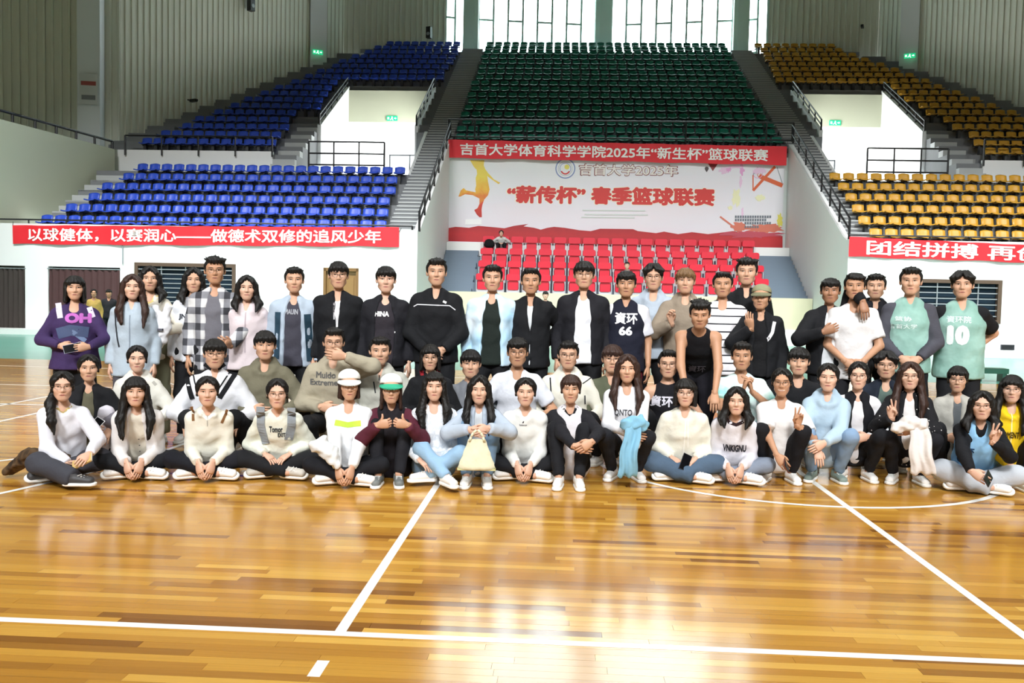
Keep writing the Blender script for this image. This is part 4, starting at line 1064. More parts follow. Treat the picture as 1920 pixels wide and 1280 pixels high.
def hair_mesh(style, color):
    if (style, color) not in HAIRM:
        base = next((m for (s, c), m in HAIRM.items() if s == style), None)
        if base: me = base.copy(); me.materials[0] = HAIRC[color]
        else: V, Q = hair_geo(style); me = geo_mesh('hair', V, Q, [HAIRC[color]])
        HAIRM[(style, color)] = me
    return HAIRM[(style, color)]
# ---- skin -----------------------------------------------------------------
SKIN = {}
def skin_set(t):
    if t not in SKIN:
        c = {'fair': '#d3a991', 'mid': '#c89c80', 'tan': '#b98b6c', 'dark': '#a07458'}[t]
        lip = {'fair': '#b9716a', 'mid': '#b06a60', 'tan': '#96594e', 'dark': '#8a5248'}[t]
        m = mat('skin_'+t, c, .5, .05, 8, .15, 60, spec=.4, bdist=.002); b = m.node_tree.nodes['Principled BSDF']
        b.inputs['Subsurface Weight'].default_value = 0.0
        SKIN[t] = [m, mat('eye_white', '#d9d2cb', .3), mat('eye_dark', '#17110e', .2), mat('eyebrow_hair', '#241b16', .6), mat('lips_'+t, lip, .45), mat('teeth', '#efe9e0', .3), mat('nail_'+t, c, .4)]
    return SKIN[t]
# ---- hands ----------------------------------------------------------------
def hand_geo(wrist, d, n, thumb, curl=.35, kind='relax', s=1.0):
    """wrist point, finger direction d, palm facing n, thumb = +1/-1 side of cross(d, n)"""
    d = Vector(d).normalized(); n = Vector(n); n = (n-d*n.dot(d)).normalized(); x = d.cross(n)*thumb; w = Vector(wrist)
    V = []; Fc = []
    def L(a, b, c): return w+(x*a+d*b-n*c)*s        # a across (thumb +), b along, c towards the back of the hand
    def tube(pts, rad, ns=6, flat=1.0):
        o = len(V); m = len(pts)
        for k, p in enumerate(pts):
            t = (pts[min(k+1, m-1)]-pts[max(k-1, 0)]).normalized(); u = x-t*x.dot(t)
            u = u.normalized() if u.length > .1 else t.orthogonal().normalized(); v = t.cross(u)
            for q in range(ns):
                a = 2*math.pi*q/ns; V.append(p+(u*math.cos(a)+v*math.sin(a)*flat)*rad[k]*s)
        for k in range(m-1):
            for q in range(ns): Fc.append((o+ns*k+q, o+ns*k+(q+1) % ns, o+ns*(k+1)+(q+1) % ns, o+ns*(k+1)+q))
        Fc.append(tuple(o+q for q in range(ns))[::-1]); Fc.append(tuple(o+ns*(m-1)+q for q in range(ns)))
    tube([L(0, -.03, 0), L(0, 0, 0), L(.002, .03, 0), L(.002, .065, .002), L(0, .09, .0), L(0, .098, -.002)], [.026, .028, .038, .042, .041, .030], 10, .42)
    base = [(-.030, .086, .060, .0075), (-.010, .092, .073, .0083), (.011, .093, .078, .0085), (.031, .088, .070, .0083)]
    for k, (bx_, by, ln_, r) in enumerate(base):
        c = curl; sp = bx_*1.2
        if kind == 'v': c, sp = (.04, (.16 if k == 3 else -.12)) if k >= 2 else (1.45, 0)
        if kind in ('fist', 'thumb'): c, sp = 1.35, 0
        p = Vector((bx_, by, 0)); a = c*.55; pts = [Vector((bx_, by-.02, 0)), p.copy()]
        for q, fr in enumerate((.45, .32, .23)):
            dr = Vector((math.sin(sp)*math.cos(a), math.cos(a)*math.cos(sp), -math.sin(a))); p = p+dr*ln_*fr; pts.append(p.copy()); a += c*.85
        tube([L(q.x, q.y, q.z) for q in pts], [r*1.05, r*1.08, r, r*.92, r*.62])
    if kind == 'thumb': tp = [(.022, .02, -.004), (.040, .045, -.004), (.062, .058, -.006), (.090, .062, -.006)]
    elif kind in ('fist', 'v'): tp = [(.022, .02, -.006), (.040, .048, -.018), (.030, .072, -.034), (.010, .082, -.038)]
    else: tp = [(.020, .015, -.003), (.040, .040, -.012), (.050, .066, -.020), (.050, .088, -.026)]
    tube([L(*q) for q in tp], [.013, .0125, .0105, .0065])
    return [tuple(v) for v in V], Fc
# ---- shared accessories -----------------------------------------------------
def tmpl(V, Q, name, mats, smooth=True, mi=None): return geo_mesh(name, V, Q, mats, mi, smooth)
_V, _Q = grow([Prim((0, .045, .058), (0, -.125, .043), (.040, .046), (.041, .031), (1, 0, 0), .02), Prim((0, .045, .06), (0, .035, .105), .043, .042, None, .02, 'u', False, True)], .0095, planes=(((0, 0, -1), -.016),))
SHOE = tmpl(_V, _Q, 'shoe', [mat('white_shoe', '#eceae6', .55, .04, 10)])
_V, _Q = grow([Prim((0, .05, .016), (0, -.13, .016), (.047, .05), (.047, .05), (1, 0, 0), .0)], .010, planes=(((0, 0, -1), 0.0), ((0, 0, 1), .028)))
SOLE = tmpl(_V, _Q, 'sole', [mat('white_rubber_sole', '#f2f1ec', .5)])
mb = MB()
for k in range(4): mb.tube((-.026, -.035-.024*k, .088-.008*k), (.026, -.045-.024*k, .088-.008*k), .0045, 6)
_o = mb.obj('laces', mat('lace_cord', '#d9d8d4', .7)); LACES = _o.data; bpy.data.objects.remove(_o)
mb = MB()
for s in (-1, 1):
    pts = [(s*.031+.0235*math.cos(a)*(1 if abs(math.cos(a)) < .9 else .98), -.104+.008*abs(math.cos(a))*0, .004+.0185*math.sin(a)) for a in np.linspace(0, 2*math.pi, 13)]
    for a, b in zip(pts, pts[1:]): mb.tube(a, b, .0014, 5)
    mb.tube((s*.054, -.102, .010), (s*.079, -.060, .010), .0016, 5); mb.tube((s*.079, -.060, .010), (s*.081, .02, .004), .0016, 5)
mb.tube((-.008, -.105, .008), (.008, -.105, .008), .0016, 5)
M_gl = mat('glasses_frame_metal', '#6b6258', .3, metal=.6); M_glb = mat('glasses_frame_black', '#17161a', .3)
_o = mb.obj('glasses', M_gl); GLASSES = _o.data; bpy.data.objects.remove(_o); GLASSES_B = GLASSES.copy(); GLASSES_B.materials[0] = M_glb
_V, _Q = grow([Prim((0, .016, .058), (0, .034, .054), (.092, .085), u=(1, 0, 0), k=.02)], .009, planes=(((0, -.25, -1), -.045),))
CAP = tmpl(_V, _Q, 'cap_crown', [mat('white_cap_cloth', '#e9ebe6', .8)])
BV = []; BF = []
for k in range(13):
    a = R(-80+160*k/12)
    for t in (0, .5, 1):
        r = .088+.066*t*math.cos(a*.85); BV.append((math.sin(a)*(.088+.01*t), -math.cos(a)*r+.01, .052-.042*t*math.cos(a*.8)-.012*math.sin(a)**2))
    if k:
        for q in range(2): o = 3*k+q; BF.append((o-3, o, o+1, o-2))
n_ = len(BV); BV2 = BV+[(x, y, z-.005) for x, y, z in BV]
BRIM = geo_mesh('brim', np.array(BV2), BF+[tuple(n_+i for i in f[::-1]) for f in BF]+[(3*k+2, n_+3*k+2, n_+3*k+5, 3*k+5) for k in range(12)], [MATS['white_cap_cloth']])

HANDS = {}; PEOPLE = {}
def mats_link(o, m):
    o.material_slots[0].link = 'OBJECT'; o.material_slots[0].material = m
def unproj(px, py, Y):
    v = fw+c_right*((px-960)/F_PX)+c_up*((640-py)/F_PX); k = Y/v.y
    return Vector((v.x*k, Y, CAM_H+v.z*k))
def ik(a, t, l1, l2, pole):
    a = Vector(a); t = Vector(t); d = t-a; D = d.length
    if D > (l1+l2)*.995: t = a+d*((l1+l2)*.995/D); d = t-a; D = d.length
    if D < abs(l1-l2)+.03: D = abs(l1-l2)+.03; d = d.normalized()*D; t = a+d
    x = (l1*l1-l2*l2+D*D)/(2*D); hgt = math.sqrt(max(0, l1*l1-x*x)); u = d.normalized(); p = Vector(pole); p = p-u*p.dot(u)
    p = p.normalized() if p.length > 1e-4 else u.orthogonal().normalized()
    return a+u*x+p*hgt, t
COLORS = {}
def fab(c, **kw):
    if not isinstance(c, str): return c
    return fabric('fabric_'+c.lstrip('#'), c, **kw)
def pattern_mat(name, fn):
    m = bpy.data.materials.new(name); m.use_nodes = True; nt = m.node_tree; b = nt.nodes['Principled BSDF']; b.inputs['Roughness'].default_value = .85; b.inputs['Specular IOR Level'].default_value = .25
    tc = nt.nodes.new('ShaderNodeTexCoord'); sp = nt.nodes.new('ShaderNodeSeparateXYZ'); nt.links.new(tc.outputs['Object'], sp.inputs[0])
    fn(nt, sp, b)
    n = nt.nodes.new('ShaderNodeTexNoise'); n.inputs['Scale'].default_value = 9; nt.links.new(tc.outputs['Object'], n.inputs['Vector'])
    bp = nt.nodes.new('ShaderNodeBump'); bp.inputs['Strength'].default_value = .5; bp.inputs['Distance'].default_value = .03; nt.links.new(n.outputs[0], bp.inputs['Height']); nt.links.new(bp.outputs[0], b.inputs['Normal'])
    return m
def _wave(nt, src, freq, ph, lo, hi):
    a = nt.nodes.new('ShaderNodeMath'); a.operation = 'MULTIPLY_ADD'; a.inputs[1].default_value = freq; a.inputs[2].default_value = ph; nt.links.new(src, a.inputs[0])
    f = nt.nodes.new('ShaderNodeMath'); f.operation = 'FRACT'; nt.links.new(a.outputs[0], f.inputs[0])
    g = nt.nodes.new('ShaderNodeMath'); g.operation = 'GREATER_THAN'; g.inputs[1].default_value = lo; nt.links.new(f.outputs[0], g.inputs[0])
    l = nt.nodes.new('ShaderNodeMath'); l.operation = 'LESS_THAN'; l.inputs[1].default_value = hi; nt.links.new(f.outputs[0], l.inputs[0])
    m = nt.nodes.new('ShaderNodeMath'); m.operation = 'MULTIPLY'; nt.links.new(g.outputs[0], m.inputs[0]); nt.links.new(l.outputs[0], m.inputs[1]); return m.outputs[0]
def _stripes(nt, sp, b):
    w = _wave(nt, sp.outputs[2], 13.5, .1, .0, .17)
    mx_ = nt.nodes.new('ShaderNodeMix'); mx_.data_type = 'RGBA'; mx_.inputs[6].default_value = (*lin('#e9e6e8'), 1); mx_.inputs[7].default_value = (*lin('#26262c'), 1); nt.links.new(w, mx_.inputs[0]); nt.links.new(mx_.outputs[2], b.inputs['Base Color'])
def _plaid(nt, sp, b):
    a = _wave(nt, sp.outputs[2], 7.0, .2, .0, .45); c = _wave(nt, sp.outputs[0], 8.0, .3, .0, .42)
    ad = nt.nodes.new('ShaderNodeMath'); ad.operation = 'ADD'; nt.links.new(a, ad.inputs[0]); nt.links.new(c, ad.inputs[1])
    ml = nt.nodes.new('ShaderNodeMath'); ml.operation = 'MULTIPLY'; ml.inputs[1].default_value = .5; nt.links.new(ad.outputs[0], ml.inputs[0])
    cr = nt.nodes.new('ShaderNodeValToRGB'); e = cr.color_ramp.elements; e[0].color = (*lin('#cfcfcf'), 1); e[1].color = (*lin('#3a3b40'), 1); q = e.new(.5); q.color = (*lin('#83848a'), 1)
    nt.links.new(ml.outputs[0], cr.inputs[0]); nt.links.new(cr.outputs[0], b.inputs['Base Color'])
def _blotch(c1, c2, c3, sc):
    def fn(nt, sp, b):
        tc = nt.nodes.new('ShaderNodeTexCoord'); n = nt.nodes.new('ShaderNodeTexNoise'); n.inputs['Scale'].default_value = sc; n.inputs['Detail'].default_value = 3; nt.links.new(tc.outputs['Object'], n.inputs['Vector'])
        cr = nt.nodes.new('ShaderNodeValToRGB'); e = cr.color_ramp.elements; e[0].position = .38; e[0].color = (*lin(c1), 1); e[1].position = .62; e[1].color = (*lin(c3), 1); q = e.new(.5); q.color = (*lin(c2), 1)
        nt.links.new(n.outputs[0], cr.inputs[0]); nt.links.new(cr.outputs[0], b.inputs['Base Color'])
    return fn
def _dots(nt, sp, b):
    tc = nt.nodes.new('ShaderNodeTexCoord'); n = nt.nodes.new('ShaderNodeTexVoronoi'); n.inputs['Scale'].default_value = 28; nt.links.new(tc.outputs['Object'], n.inputs['Vector'])
    cr = nt.nodes.new('ShaderNodeValToRGB'); e = cr.color_ramp.elements; e[0].position = .12; e[0].color = (*lin('#d8d4d0'), 1); e[1].position = .16; e[1].color = (*lin('#17171a'), 1)
    nt.links.new(n.outputs['Distance'], cr.inputs[0]); nt.links.new(cr.outputs[0], b.inputs['Base Color'])
PAT = {'stripes': pattern_mat('black_white_striped_knit', _stripes), 'plaid': pattern_mat('grey_plaid_flannel', _plaid),
       'camo': pattern_mat('brown_camouflage_cloth', _blotch('#2a2019', '#5a4630', '#3d2f22', 9)), 'dots': pattern_mat('black_sequin_cloth', _dots),
       'fade': pattern_mat('pale_blue_shell', _blotch('#e8f2f8', '#cfe6f4', '#a9d2ea', 2.2)), 'lace': pattern_mat('white_blue_knit', _blotch('#e9ebee', '#c9d0d8', '#f2f2f2', 16)),
       'teal_tee': pattern_mat('white_teal_tie_dye', _blotch('#8fd0c8', '#cfe9e4', '#eceeee', 4.5)), 'mint': pattern_mat('mint_jersey_mesh', _blotch('#84ab9f', '#8cb3a8', '#98beb3', 5)),
       'floral': pattern_mat('red_floral_cloth', _blotch('#b8283a', '#ddd2cf', '#2a2a30', 26))}

def build_person(key, px, py, Y, label, pose='stand', sex='f', h=None, build=1.0, skin='fair', hair=('long', 'black'), glasses=None, cap=None,
                 top=('long', '#dddddd'), inner=None, vest=None, trousers='#17181b', wide=0.0, shoes='#eceae6', L='down', Rr='down', lean=None, yaw=0.0,
                 head=(0, 0, 0), hood=False, collar=None, open_=None, decals=(), hem=None, res=.0165, smile=False, floor=0.0, group=None, tail=None, legs=None):
    fem = sex == 'f'
    crown = unproj(px, py, Y); crown.z -= .014+floor
    def chain(s, phi, ph):
        T = Vector((0, -math.sin(phi), math.cos(phi))); P = Vector((0, 0, ph)); N = P+T*.518*s
        nd = Vector((0, -math.sin(phi*.55), math.cos(phi*.55))); H = N+nd*.177*s+Vector((0, -.018*s, 0)); return T, P, N, H
    ck = .126
    if pose == 'stand':
        s = min(1.13, max(.84, crown.z/1.722)); phi = R(lean if lean is not None else 2); ph = .90*s
        if lean and lean > 10: s = h or 1.0; ph = .88*s
        T, P, N, H = chain(s, phi, ph)
    elif pose in ('cross', 'kneesup'):
        s = h or (.93 if fem else 1.0); ph = .115*s; phi = R(5)
        for q in range(60):
            T, P, N, H = chain(s, phi, ph)
            if H.z+ck*s <= crown.z: break
            phi += R(.7)
        if H.z+ck*s < crown.z-.01: s *= crown.z/(H.z+ck*s); ph = .115*s; T, P, N, H = chain(s, phi, ph)
    elif pose == 'sit':
        s = h or (.93 if fem else 1.0); ph = .47; phi = R(lean or 4); T, P, N, H = chain(s, phi, ph)
    else:
        s = h or (.94 if fem else 1.02); phi = R(lean if lean is not None else 10); T, P, N, H = chain(s, phi, 0.0)
        ph = max(.17*s, crown.z-(H.z+ck*s)); T, P, N, H = chain(s, phi, ph)
    psi = math.atan2(-crown.x, Y); by = psi*.65+R(yaw); hy = psi-by
    root = empty('person', (0, 0, 0), by)
    c, sn = math.cos(by), math.sin(by)
    root.location = (crown.x-(H.x*c-H.y*sn), Y-(H.x*sn+H.y*c), floor)
    tag(root, label, 'person', group)
    Minv = (Matrix.Translation(root.location) @ Matrix.Rotation(by, 4, 'Z')).inverted()
    pxm = F_PX/((Vector((crown.x, Y, crown.z+floor))-Vector((0, 0, CAM_H))).dot(fw))
    def loc_at(u, v, fwd): return Minv @ unproj(u, v, Y-fwd)
    # ---- joints
    X = Vector((1, 0, 0)); shw = (.132 if fem else .152)*s*(.45+.55*build)
    sh = {g: N-T*.078*s+X*g*shw for g in (-1, 1)}
    ua, fa_ = .285*s, .245*s
    if pose == 'stand': handz = lambda z: z*s
    ARM = {}
    def preset(nm, g):
        f = {}
        if nm == 'down': t = sh[g]+Vector((g*.07, -.03, -.50))*s; return t, Vector((g*.02, -.12, -1)), Vector((-g, .25, 0)), Vector((g*.4, 1, 0)), .45, 'relax'
        if nm == 'clasp': t = P+Vector((g*.075, -.200, .03))*s; return t, Vector((-g*.8, -.15, -.55)), Vector((-g*.15, 1, -.1)), Vector((g*1, .5, -.2)), .4, 'relax'
        if nm == 'back': t = P+Vector((g*.13, .17, .10))*s; return t, Vector((-g*.9, .1, -.3)), Vector((0, -1, 0)), Vector((g*1, .6, 0)), .4, 'relax'
        if nm == 'lap': t = P+Vector((g*.10, -.27, .10))*s; return t, Vector((-g*.6, -.6, -.35)), Vector((0, .1, -1)), Vector((g*.55, .6, -.4)), .4, 'relax'
        if nm == 'floor': t = Vector((g*.055, P.y-.40*s, .16)); return t, Vector((-g*.25, -.3, -.9)), Vector((-g*.6, .8, 0)), Vector((g*.25, .6, -.5)), .35, 'relax'
        if nm == 'shin': t = Vector((g*.09, P.y-.40*s, .30*s)); return t, Vector((-g*.8, -.3, -.3)), Vector((0, 1, 0)), Vector((g*.9, .2, -.2)), .5, 'relax'
        if nm == 'knee': t = P+Vector((g*.19, -.30, .16))*s; return t, Vector((-g*.2, -.7, -.7)), Vector((0, .5, -1)), Vector((g*.6, .4, -.4)), .5, 'relax'
        if nm == 'mid': t = P+Vector((g*.09, -.24, .16))*s; return t, Vector((-g*.9, -.3, -.1)), Vector((0, 1, 0)), Vector((g*.6, .4, -.6)), .5, 'relax'
    for g, sp in ((-1, L), (1, Rr)):
        if isinstance(sp, str): t, d, n, pole, cu, kd = preset(sp, g)
        else:
            t = loc_at(sp['at'][0], sp['at'][1], sp['at'][2]); d = sp.get('d'); n = sp.get('n', (0, 1, 0)); pole = Vector(sp.get('pole', (g*.9, .3, -.5))); cu = sp.get('curl', .4); kd = sp.get('kind', 'relax')
        el, wr = ik(sh[g], t, ua, fa_, pole)
        if d is None: d = (wr-el).normalized()
        ARM[g] = (el, wr, Vector(d), Vector(n), cu, kd)
        HANDS[key+('L' if g < 0 else 'R')] = (Matrix.Translation(root.location) @ Matrix.Rotation(by, 4, 'Z')) @ (wr+Vector(d).normalized()*.09*s)
    # ---- legs
    LEG = {}; th, sk = .425*s, .415*s
    for g in (-1, 1):
        hip = P+X*g*.085*s
        if pose == 'stand':
            an = Vector((g*.105*s, (.0 if not (lean and lean > 10) else .06), .085*s)); kn, an = ik(hip, an, th, sk, Vector((g*.15, -1, 0))); LEG[g] = (hip, kn, an, Vector((g*.25, -1, 0)), Vector((0, 0, 1)))
        elif pose == 'cross':
            kn = Vector((g*.27*s, P.y-.25*s, .17*s)); kn = hip+(kn-hip).normalized()*.34*s
            an = Vector((-g*.10*s, P.y-(.36 if g < 0 else .30)*s, .075)); an = kn+(an-kn).normalized()*.40*s; an.z = .07; LEG[g] = (hip, kn, an, Vector((-g*.9, -.25, -.02)), Vector((g*.05, -.55, .85)))
        elif pose == 'sit':
            kn = hip+Vector((g*.06, -.42, .02))*s; an = kn+Vector((0, -.06, -.38))*s; LEG[g] = (hip, kn, an, Vector((g*.1, -1, 0)), Vector((0, 0, 1)))
        elif pose == 'kneesup':
            an = Vector((g*.085*s, P.y-.42*s, .085)); kn, an = ik(hip, an, th, sk, Vector((g*.12, -.5, 1))); LEG[g] = (hip, kn, an, Vector((g*.1, -1, 0)), Vector((0, 0, 1)))
        else:
            an = Vector((g*.11*s, P.y-.14*s, .085)); kn, an = ik(hip, an, th, sk, Vector((g*.24, -1, .25))); LEG[g] = (hip, kn, an, Vector((g*.3, -1, 0)), Vector((0, 0, 1)))
        if legs and g in legs:
            kx, ax = legs[g]; kn = loc_at(*kx); an = loc_at(*ax[:3]); kn = hip+(kn-hip).normalized()*min(th, (kn-hip).length); an.z = max(.085, an.z); an = kn+(an-kn).normalized()*min(sk, (an-kn).length); an.z = max(.075, an.z); LEG[g] = (hip, kn, an, Vector(ax[3]) if len(ax) > 3 else Vector((g*.2, -1, 0)), Vector((0, 0, 1)))
    # ---- body surface
    b = build; fm = .90 if fem else 1.0
    rP, rW, rC, rS = ((.148, .104), (.116, .088), (.126, .100), (.088, .066)) if fem else ((.142, .104), (.130, .097), (.145, .110), (.100, .072))
    def sc2(r, q=0.0): return (r[0]*s*b+q, r[1]*s*(.4+.6*b)+q)
    Wp, Cp, Sp = P+T*.17*s, P+T*.34*s, P+T*.465*s
    ux = (1, 0, 0)
    def torso(q): return [Prim(P, Wp, sc2(rP, q), sc2(rW, q), ux, .05), Prim(Wp, Cp, sc2(rW, q), sc2(rC, q), ux, .05), Prim(Cp, Sp, sc2(rC, q), sc2(rS, q), ux, .05)]
    body = torso(0)+[Prim(Sp, N, sc2(rS), .052*s, ux, .04), Prim(sh[-1], sh[1], .045*s, None, None, .04), Prim(N-T*.02*s, sh[-1]*.8+N*.2, .042*s, .040*s, None, .03), Prim(N-T*.02*s, sh[1]*.8+N*.2, .042*s, .040*s, None, .03), Prim(N-T*.03*s+Vector((0, .008, 0))*s, H+Vector((0, .022, -.050))*s, .047*s*fm, .042*s*fm, None, .03)]
    for g in (-1, 1):
        el, wr = ARM[g][:2]; body += [Prim(sh[g], el, .047*s*fm*b**.5, .038*s*fm, None, .04), Prim(el, wr, .038*s*fm, .025*s*fm, None, .02)]
        hip, kn, an = LEG[g][:3]; body += [Prim(hip, kn, .074*s, .050*s, None, .04), Prim(kn, an, .050*s, .034*s, None, .03)]
    bare = top[0] in ('tee', 'tank')
    V, Q = grow(body, .0145 if bare else .0215)
    allV = [tuple(v) for v in V]; allF = [tuple(int(i) for i in q) for q in Q]; MI = [0]*len(allF)
    hV, hF, hM = HEADS['fs' if smile else ('f' if fem else 'm')]
    hrot = Matrix.Rotation(hy+R(head[0]), 3, 'Z') @ Matrix.Rotation(R(head[1]), 3, 'X') @ Matrix.Rotation(R(head[2]), 3, 'Y')
    hw = 1.055+random.uniform(-.03, .035); hl = .98+random.uniform(-.02, .02)
    hs = s*1.0
    Mh = np.array(hrot @ Matrix.Diagonal((hs*hw*(.97+.03*b), hs, hs*hl)))
    o = len(allV); allV += [tuple(v) for v in (hV @ Mh.T+np.array(H))]; allF += [tuple(i+o for i in f) for f in hF]; MI += hM
    for g in (-1, 1):
        el, wr, d, n, cu, kd = ARM[g]
        hv, hf = hand_geo(wr, d, n, -g, cu, kd, s*(.96 if fem else 1.04))
        # thumb must lie on the inner side: flip when it points away from the middle for hanging hands
        o = len(allV); allV += hv; allF += [tuple(i+o for i in f) for f in hf]; MI += [0]*len(hf)
    me = geo_mesh('body', allV, allF, skin_set(skin), MI); link(bpy.data.objects.new('body', me), root)
    # ---- clothes
    kind, tcol = top[0], top[1]
    infl = {'tee': .020, 'long': .022, 'hoodie': .034, 'jacket': .034, 'zip': .032, 'tank': .014, 'vest': .03, 'shirt': .026}[kind]
    hemd = hem if hem is not None else ({'tank': .10, 'tee': .10, 'hoodie': .06}.get(kind, .09) if pose == 'stand' else .0)
    def top_prims(q, sleeves, hd, neck):
        hp = P-T*hd*s
        hb = sc2(rP, q+(.022 if pose == 'stand' else .004)); hb = (hb[0], hb[1]+(.020 if pose == 'stand' else 0))
        pr = [Prim(hp, Wp, hb, sc2(rW, q+.012), ux, .06, 'u', pose == 'stand')]+[Prim(Wp, Cp, sc2(rW, q+.012), sc2(rC, q), ux, .06), Prim(Cp, Sp, sc2(rC, q), sc2(rS, q), ux, .04), Prim(Sp, N-T*neck*s, sc2(rS, q*.9), (.066*s, .064*s), ux, .03, 'u', False, True)]
        if sleeves == 'none': pr.append(Prim(sh[-1]*.72+sh[1]*.28, sh[1]*.72+sh[-1]*.28, .055*s+q*.4, None, None, .04)); return pr
        pr.append(Prim(sh[-1], sh[1], .046*s+q*.4, None, None, .03))
        for g in (-1, 1):
            pr.append(Prim(N-T*(neck+.022)*s+X*g*.03*s, sh[g]*.85+N*.15, .040*s+q*.3, .042*s+q*.4, None, .03))
            el, wr = ARM[g][:2]
            if sleeves == 'short': e2 = sh[g]+(el-sh[g])*.78; pr.append(Prim(sh[g], e2, .052*s+q*.7, .058*s+q*.7, None, .03, 'u', False, True))
            else:
                pr.append(Prim(sh[g], el, .053*s*fm+q*.65, .046*s*fm+q*.65, None, .03))
                pr.append(Prim(el, el+(wr-el)*.97, .046*s*fm+q*.65, .033*s*fm+q*.45, None, .02, 'u', False, True))
        return pr
    sleeves = {'tee': 'short', 'tank': 'none', 'vest': 'none'}.get(kind, 'long')
    pr = top_prims(infl, sleeves, hemd, .012 if kind != 'tank' else .03)
    if kind in ('jacket', 'zip', 'shirt') or collar:
        for k in range(8):
            a0, a1 = 2*math.pi*k/8, 2*math.pi*(k+1)/8
            q = lambda a: N+Vector((.076*math.sin(a), .066*math.cos(a)-.010, -.004+.030*math.cos(a)))*s
            pr.append(Prim(q(a0), q(a1), .017*s, None, None, .015))
    if hood:
        for k in range(10):
            a0, a1 = 2*math.pi*k/10, 2*math.pi*(k+1)/10
            q = lambda a: N+Vector((.092*math.sin(a), .078*math.cos(a)-.004, .004+.040*math.cos(a)-.012*(1-math.cos(a))))*s
            r_ = lambda a: (.027+.013*max(0, math.cos(a)))*s
            pr.append(Prim(q(a0), q(a1), r_(a0), r_(a1), None, .02))
    if kind == 'tank' and not (lean and lean > 10):       # arm holes and neck scoop
        pr.append(Prim(N+Vector((0, -.10, .05))*s, N+Vector((0, -.12, -.035))*s, .06*s, .028*s, None, .0, 's'))
    if kind == 'vneck': pass
    if lean is None or lean < 15:
        if kind in ('long', 'tee', 'hoodie'): pr.append(Prim(N+Vector((0, -.075, .07))*s, N+Vector((0, -.094, -.012 if kind != 'hoodie' else .0))*s, .062*s, .050*s, None, .0, 's'))
        elif kind != 'tank': pr.append(Prim(N+Vector((0, -.08, .08))*s, N+Vector((0, -.110, -.025))*s, .066*s, .042*s, None, .0, 's'))
    w_ = open_
    if w_:
        e_ = 1.35; mid = P+T*.25*s+Vector((0, -.190, 0))*s*(.7+.3*b)
        pr.append(Prim(N+Vector((0, -.165, .10))*s, mid, (w_[0]*s*e_, .12*s), (w_[1]*s*e_, .12*s), ux, .0, 's'))
        pr.append(Prim(mid, P-T*.22*s+Vector((0, -.190, 0))*s, (w_[1]*s*e_, .12*s), (w_[2]*s*e_, .12*s), ux, .0, 's'))
    V, Q = grow(pr, res, wrinkle=(.0034 if kind != 'tank' else .002, 21, px*.37))
    nm = {'tee': 't_shirt', 'long': 'sweatshirt', 'hoodie': 'hoodie', 'jacket': 'jacket', 'zip': 'jacket', 'tank': 'jersey', 'vest': 'vest', 'shirt': 'shirt'}[kind]
    parts = {}
    me = geo_mesh(nm, V, Q, [fab(tcol)]); to = link(bpy.data.objects.new(nm, me), root); parts['top'] = (to, V, Q)
    if inner:
        pi = top_prims(.015, 'long' if inner[0] == 'long' else 'none', hemd-.01, .012)
        if inner[0] == 'short': pi = top_prims(.016, 'short', hemd-.01, .012)
        pi.append(Prim(N+Vector((0, -.075, .07))*s, N+Vector((0, -.092, -.008))*s, .058*s, .046*s, None, .0, 's'))
        V, Q = grow(pi, res*1.1, wrinkle=(.003, 22, px*.2)); me = geo_mesh('inner_shirt', V, Q, [fab(inner[1])]); io = link(bpy.data.objects.new('inner_shirt', me), root); parts['inner'] = (io, V, Q)
    if vest:
        pv_ = top_prims(infl+.012, 'none', hemd+.01, .03); pv_.append(Prim(N+Vector((0, -.10, .05))*s, N+Vector((0, -.12, -.035))*s, .075*s, .035*s, None, .0, 's'))
        if len(vest) > 3: pv_.append(Prim(N+Vector((0, -.11, .04))*s, N+Vector((0, -.17, -vest[3]))*s, (.075*s, .09*s), (.05*s, .09*s), ux, .0, 's'))
        if len(vest) > 2 and vest[2]: pv_.append(Prim(N+Vector((0, -.185, .10))*s, P-T*.15*s+Vector((0, -.215, 0))*s, (.05*s, .12*s), (.06*s, .12*s), ux, .0, 's'))
        V, Q = grow(pv_, res, wrinkle=(.003, 22, px*.3)); me = geo_mesh(vest[1], V, Q, [fab(vest[0])]); vo = link(bpy.data.objects.new(vest[1], me), root); parts['vest'] = (vo, V, Q)
    # trousers
    tp = [Prim(P-X*.065*s, P+X*.065*s, .108*s*(.5+.5*b), None, None, .05), Prim(P, P+T*.12*s, sc2(rP, .006), sc2(rW, .008), ux, .05)]
    for g in (-1, 1):
        hip, kn, an = LEG[g][:3]; e2 = an+(kn-an).normalized()*.005
        tp += [Prim(hip, kn, .090*s*(.6+.4*b)+wide*.4, .066*s+wide*.7, None, .05), Prim(kn, e2, .066*s+wide*.7, .050*s+wide, None, .03, 'u', False, True)]
    V, Q = grow(tp, .0185 if pose in ('cross', 'kneesup') else .024, wrinkle=(.004, 20, px*.11), planes=(((0, 0, -1), -.004),))
    me = geo_mesh('trousers', V, Q, [fab(trousers)]); link(bpy.data.objects.new('trousers', me), root)
    # shoes
    for g in (-1, 1):
        hip, kn, an, td, up = LEG[g]; yv = -td.normalized(); zv = (up-yv*up.dot(yv)).normalized(); xv = yv.cross(zv)
        M = Matrix((xv, yv, zv)).transposed().to_4x4(); base = an-zv*.085*s
        if pose == 'cross': base.z = max(base.z, .035)
        else: base.z = 0.0
        M.translation = base
        so = bpy.data.objects.new('shoe', SHOE); so.matrix_local = M @ Matrix.Scale(s*.95, 4); link(so, root); so.matrix_local = M @ Matrix.Scale(s*.95, 4); mats_link(so, mat('shoe_'+shoes.lstrip('#'), shoes, .55, .05, 10))
        link(bpy.data.objects.new('sole', SOLE), so); link(bpy.data.objects.new('laces', LACES), so)
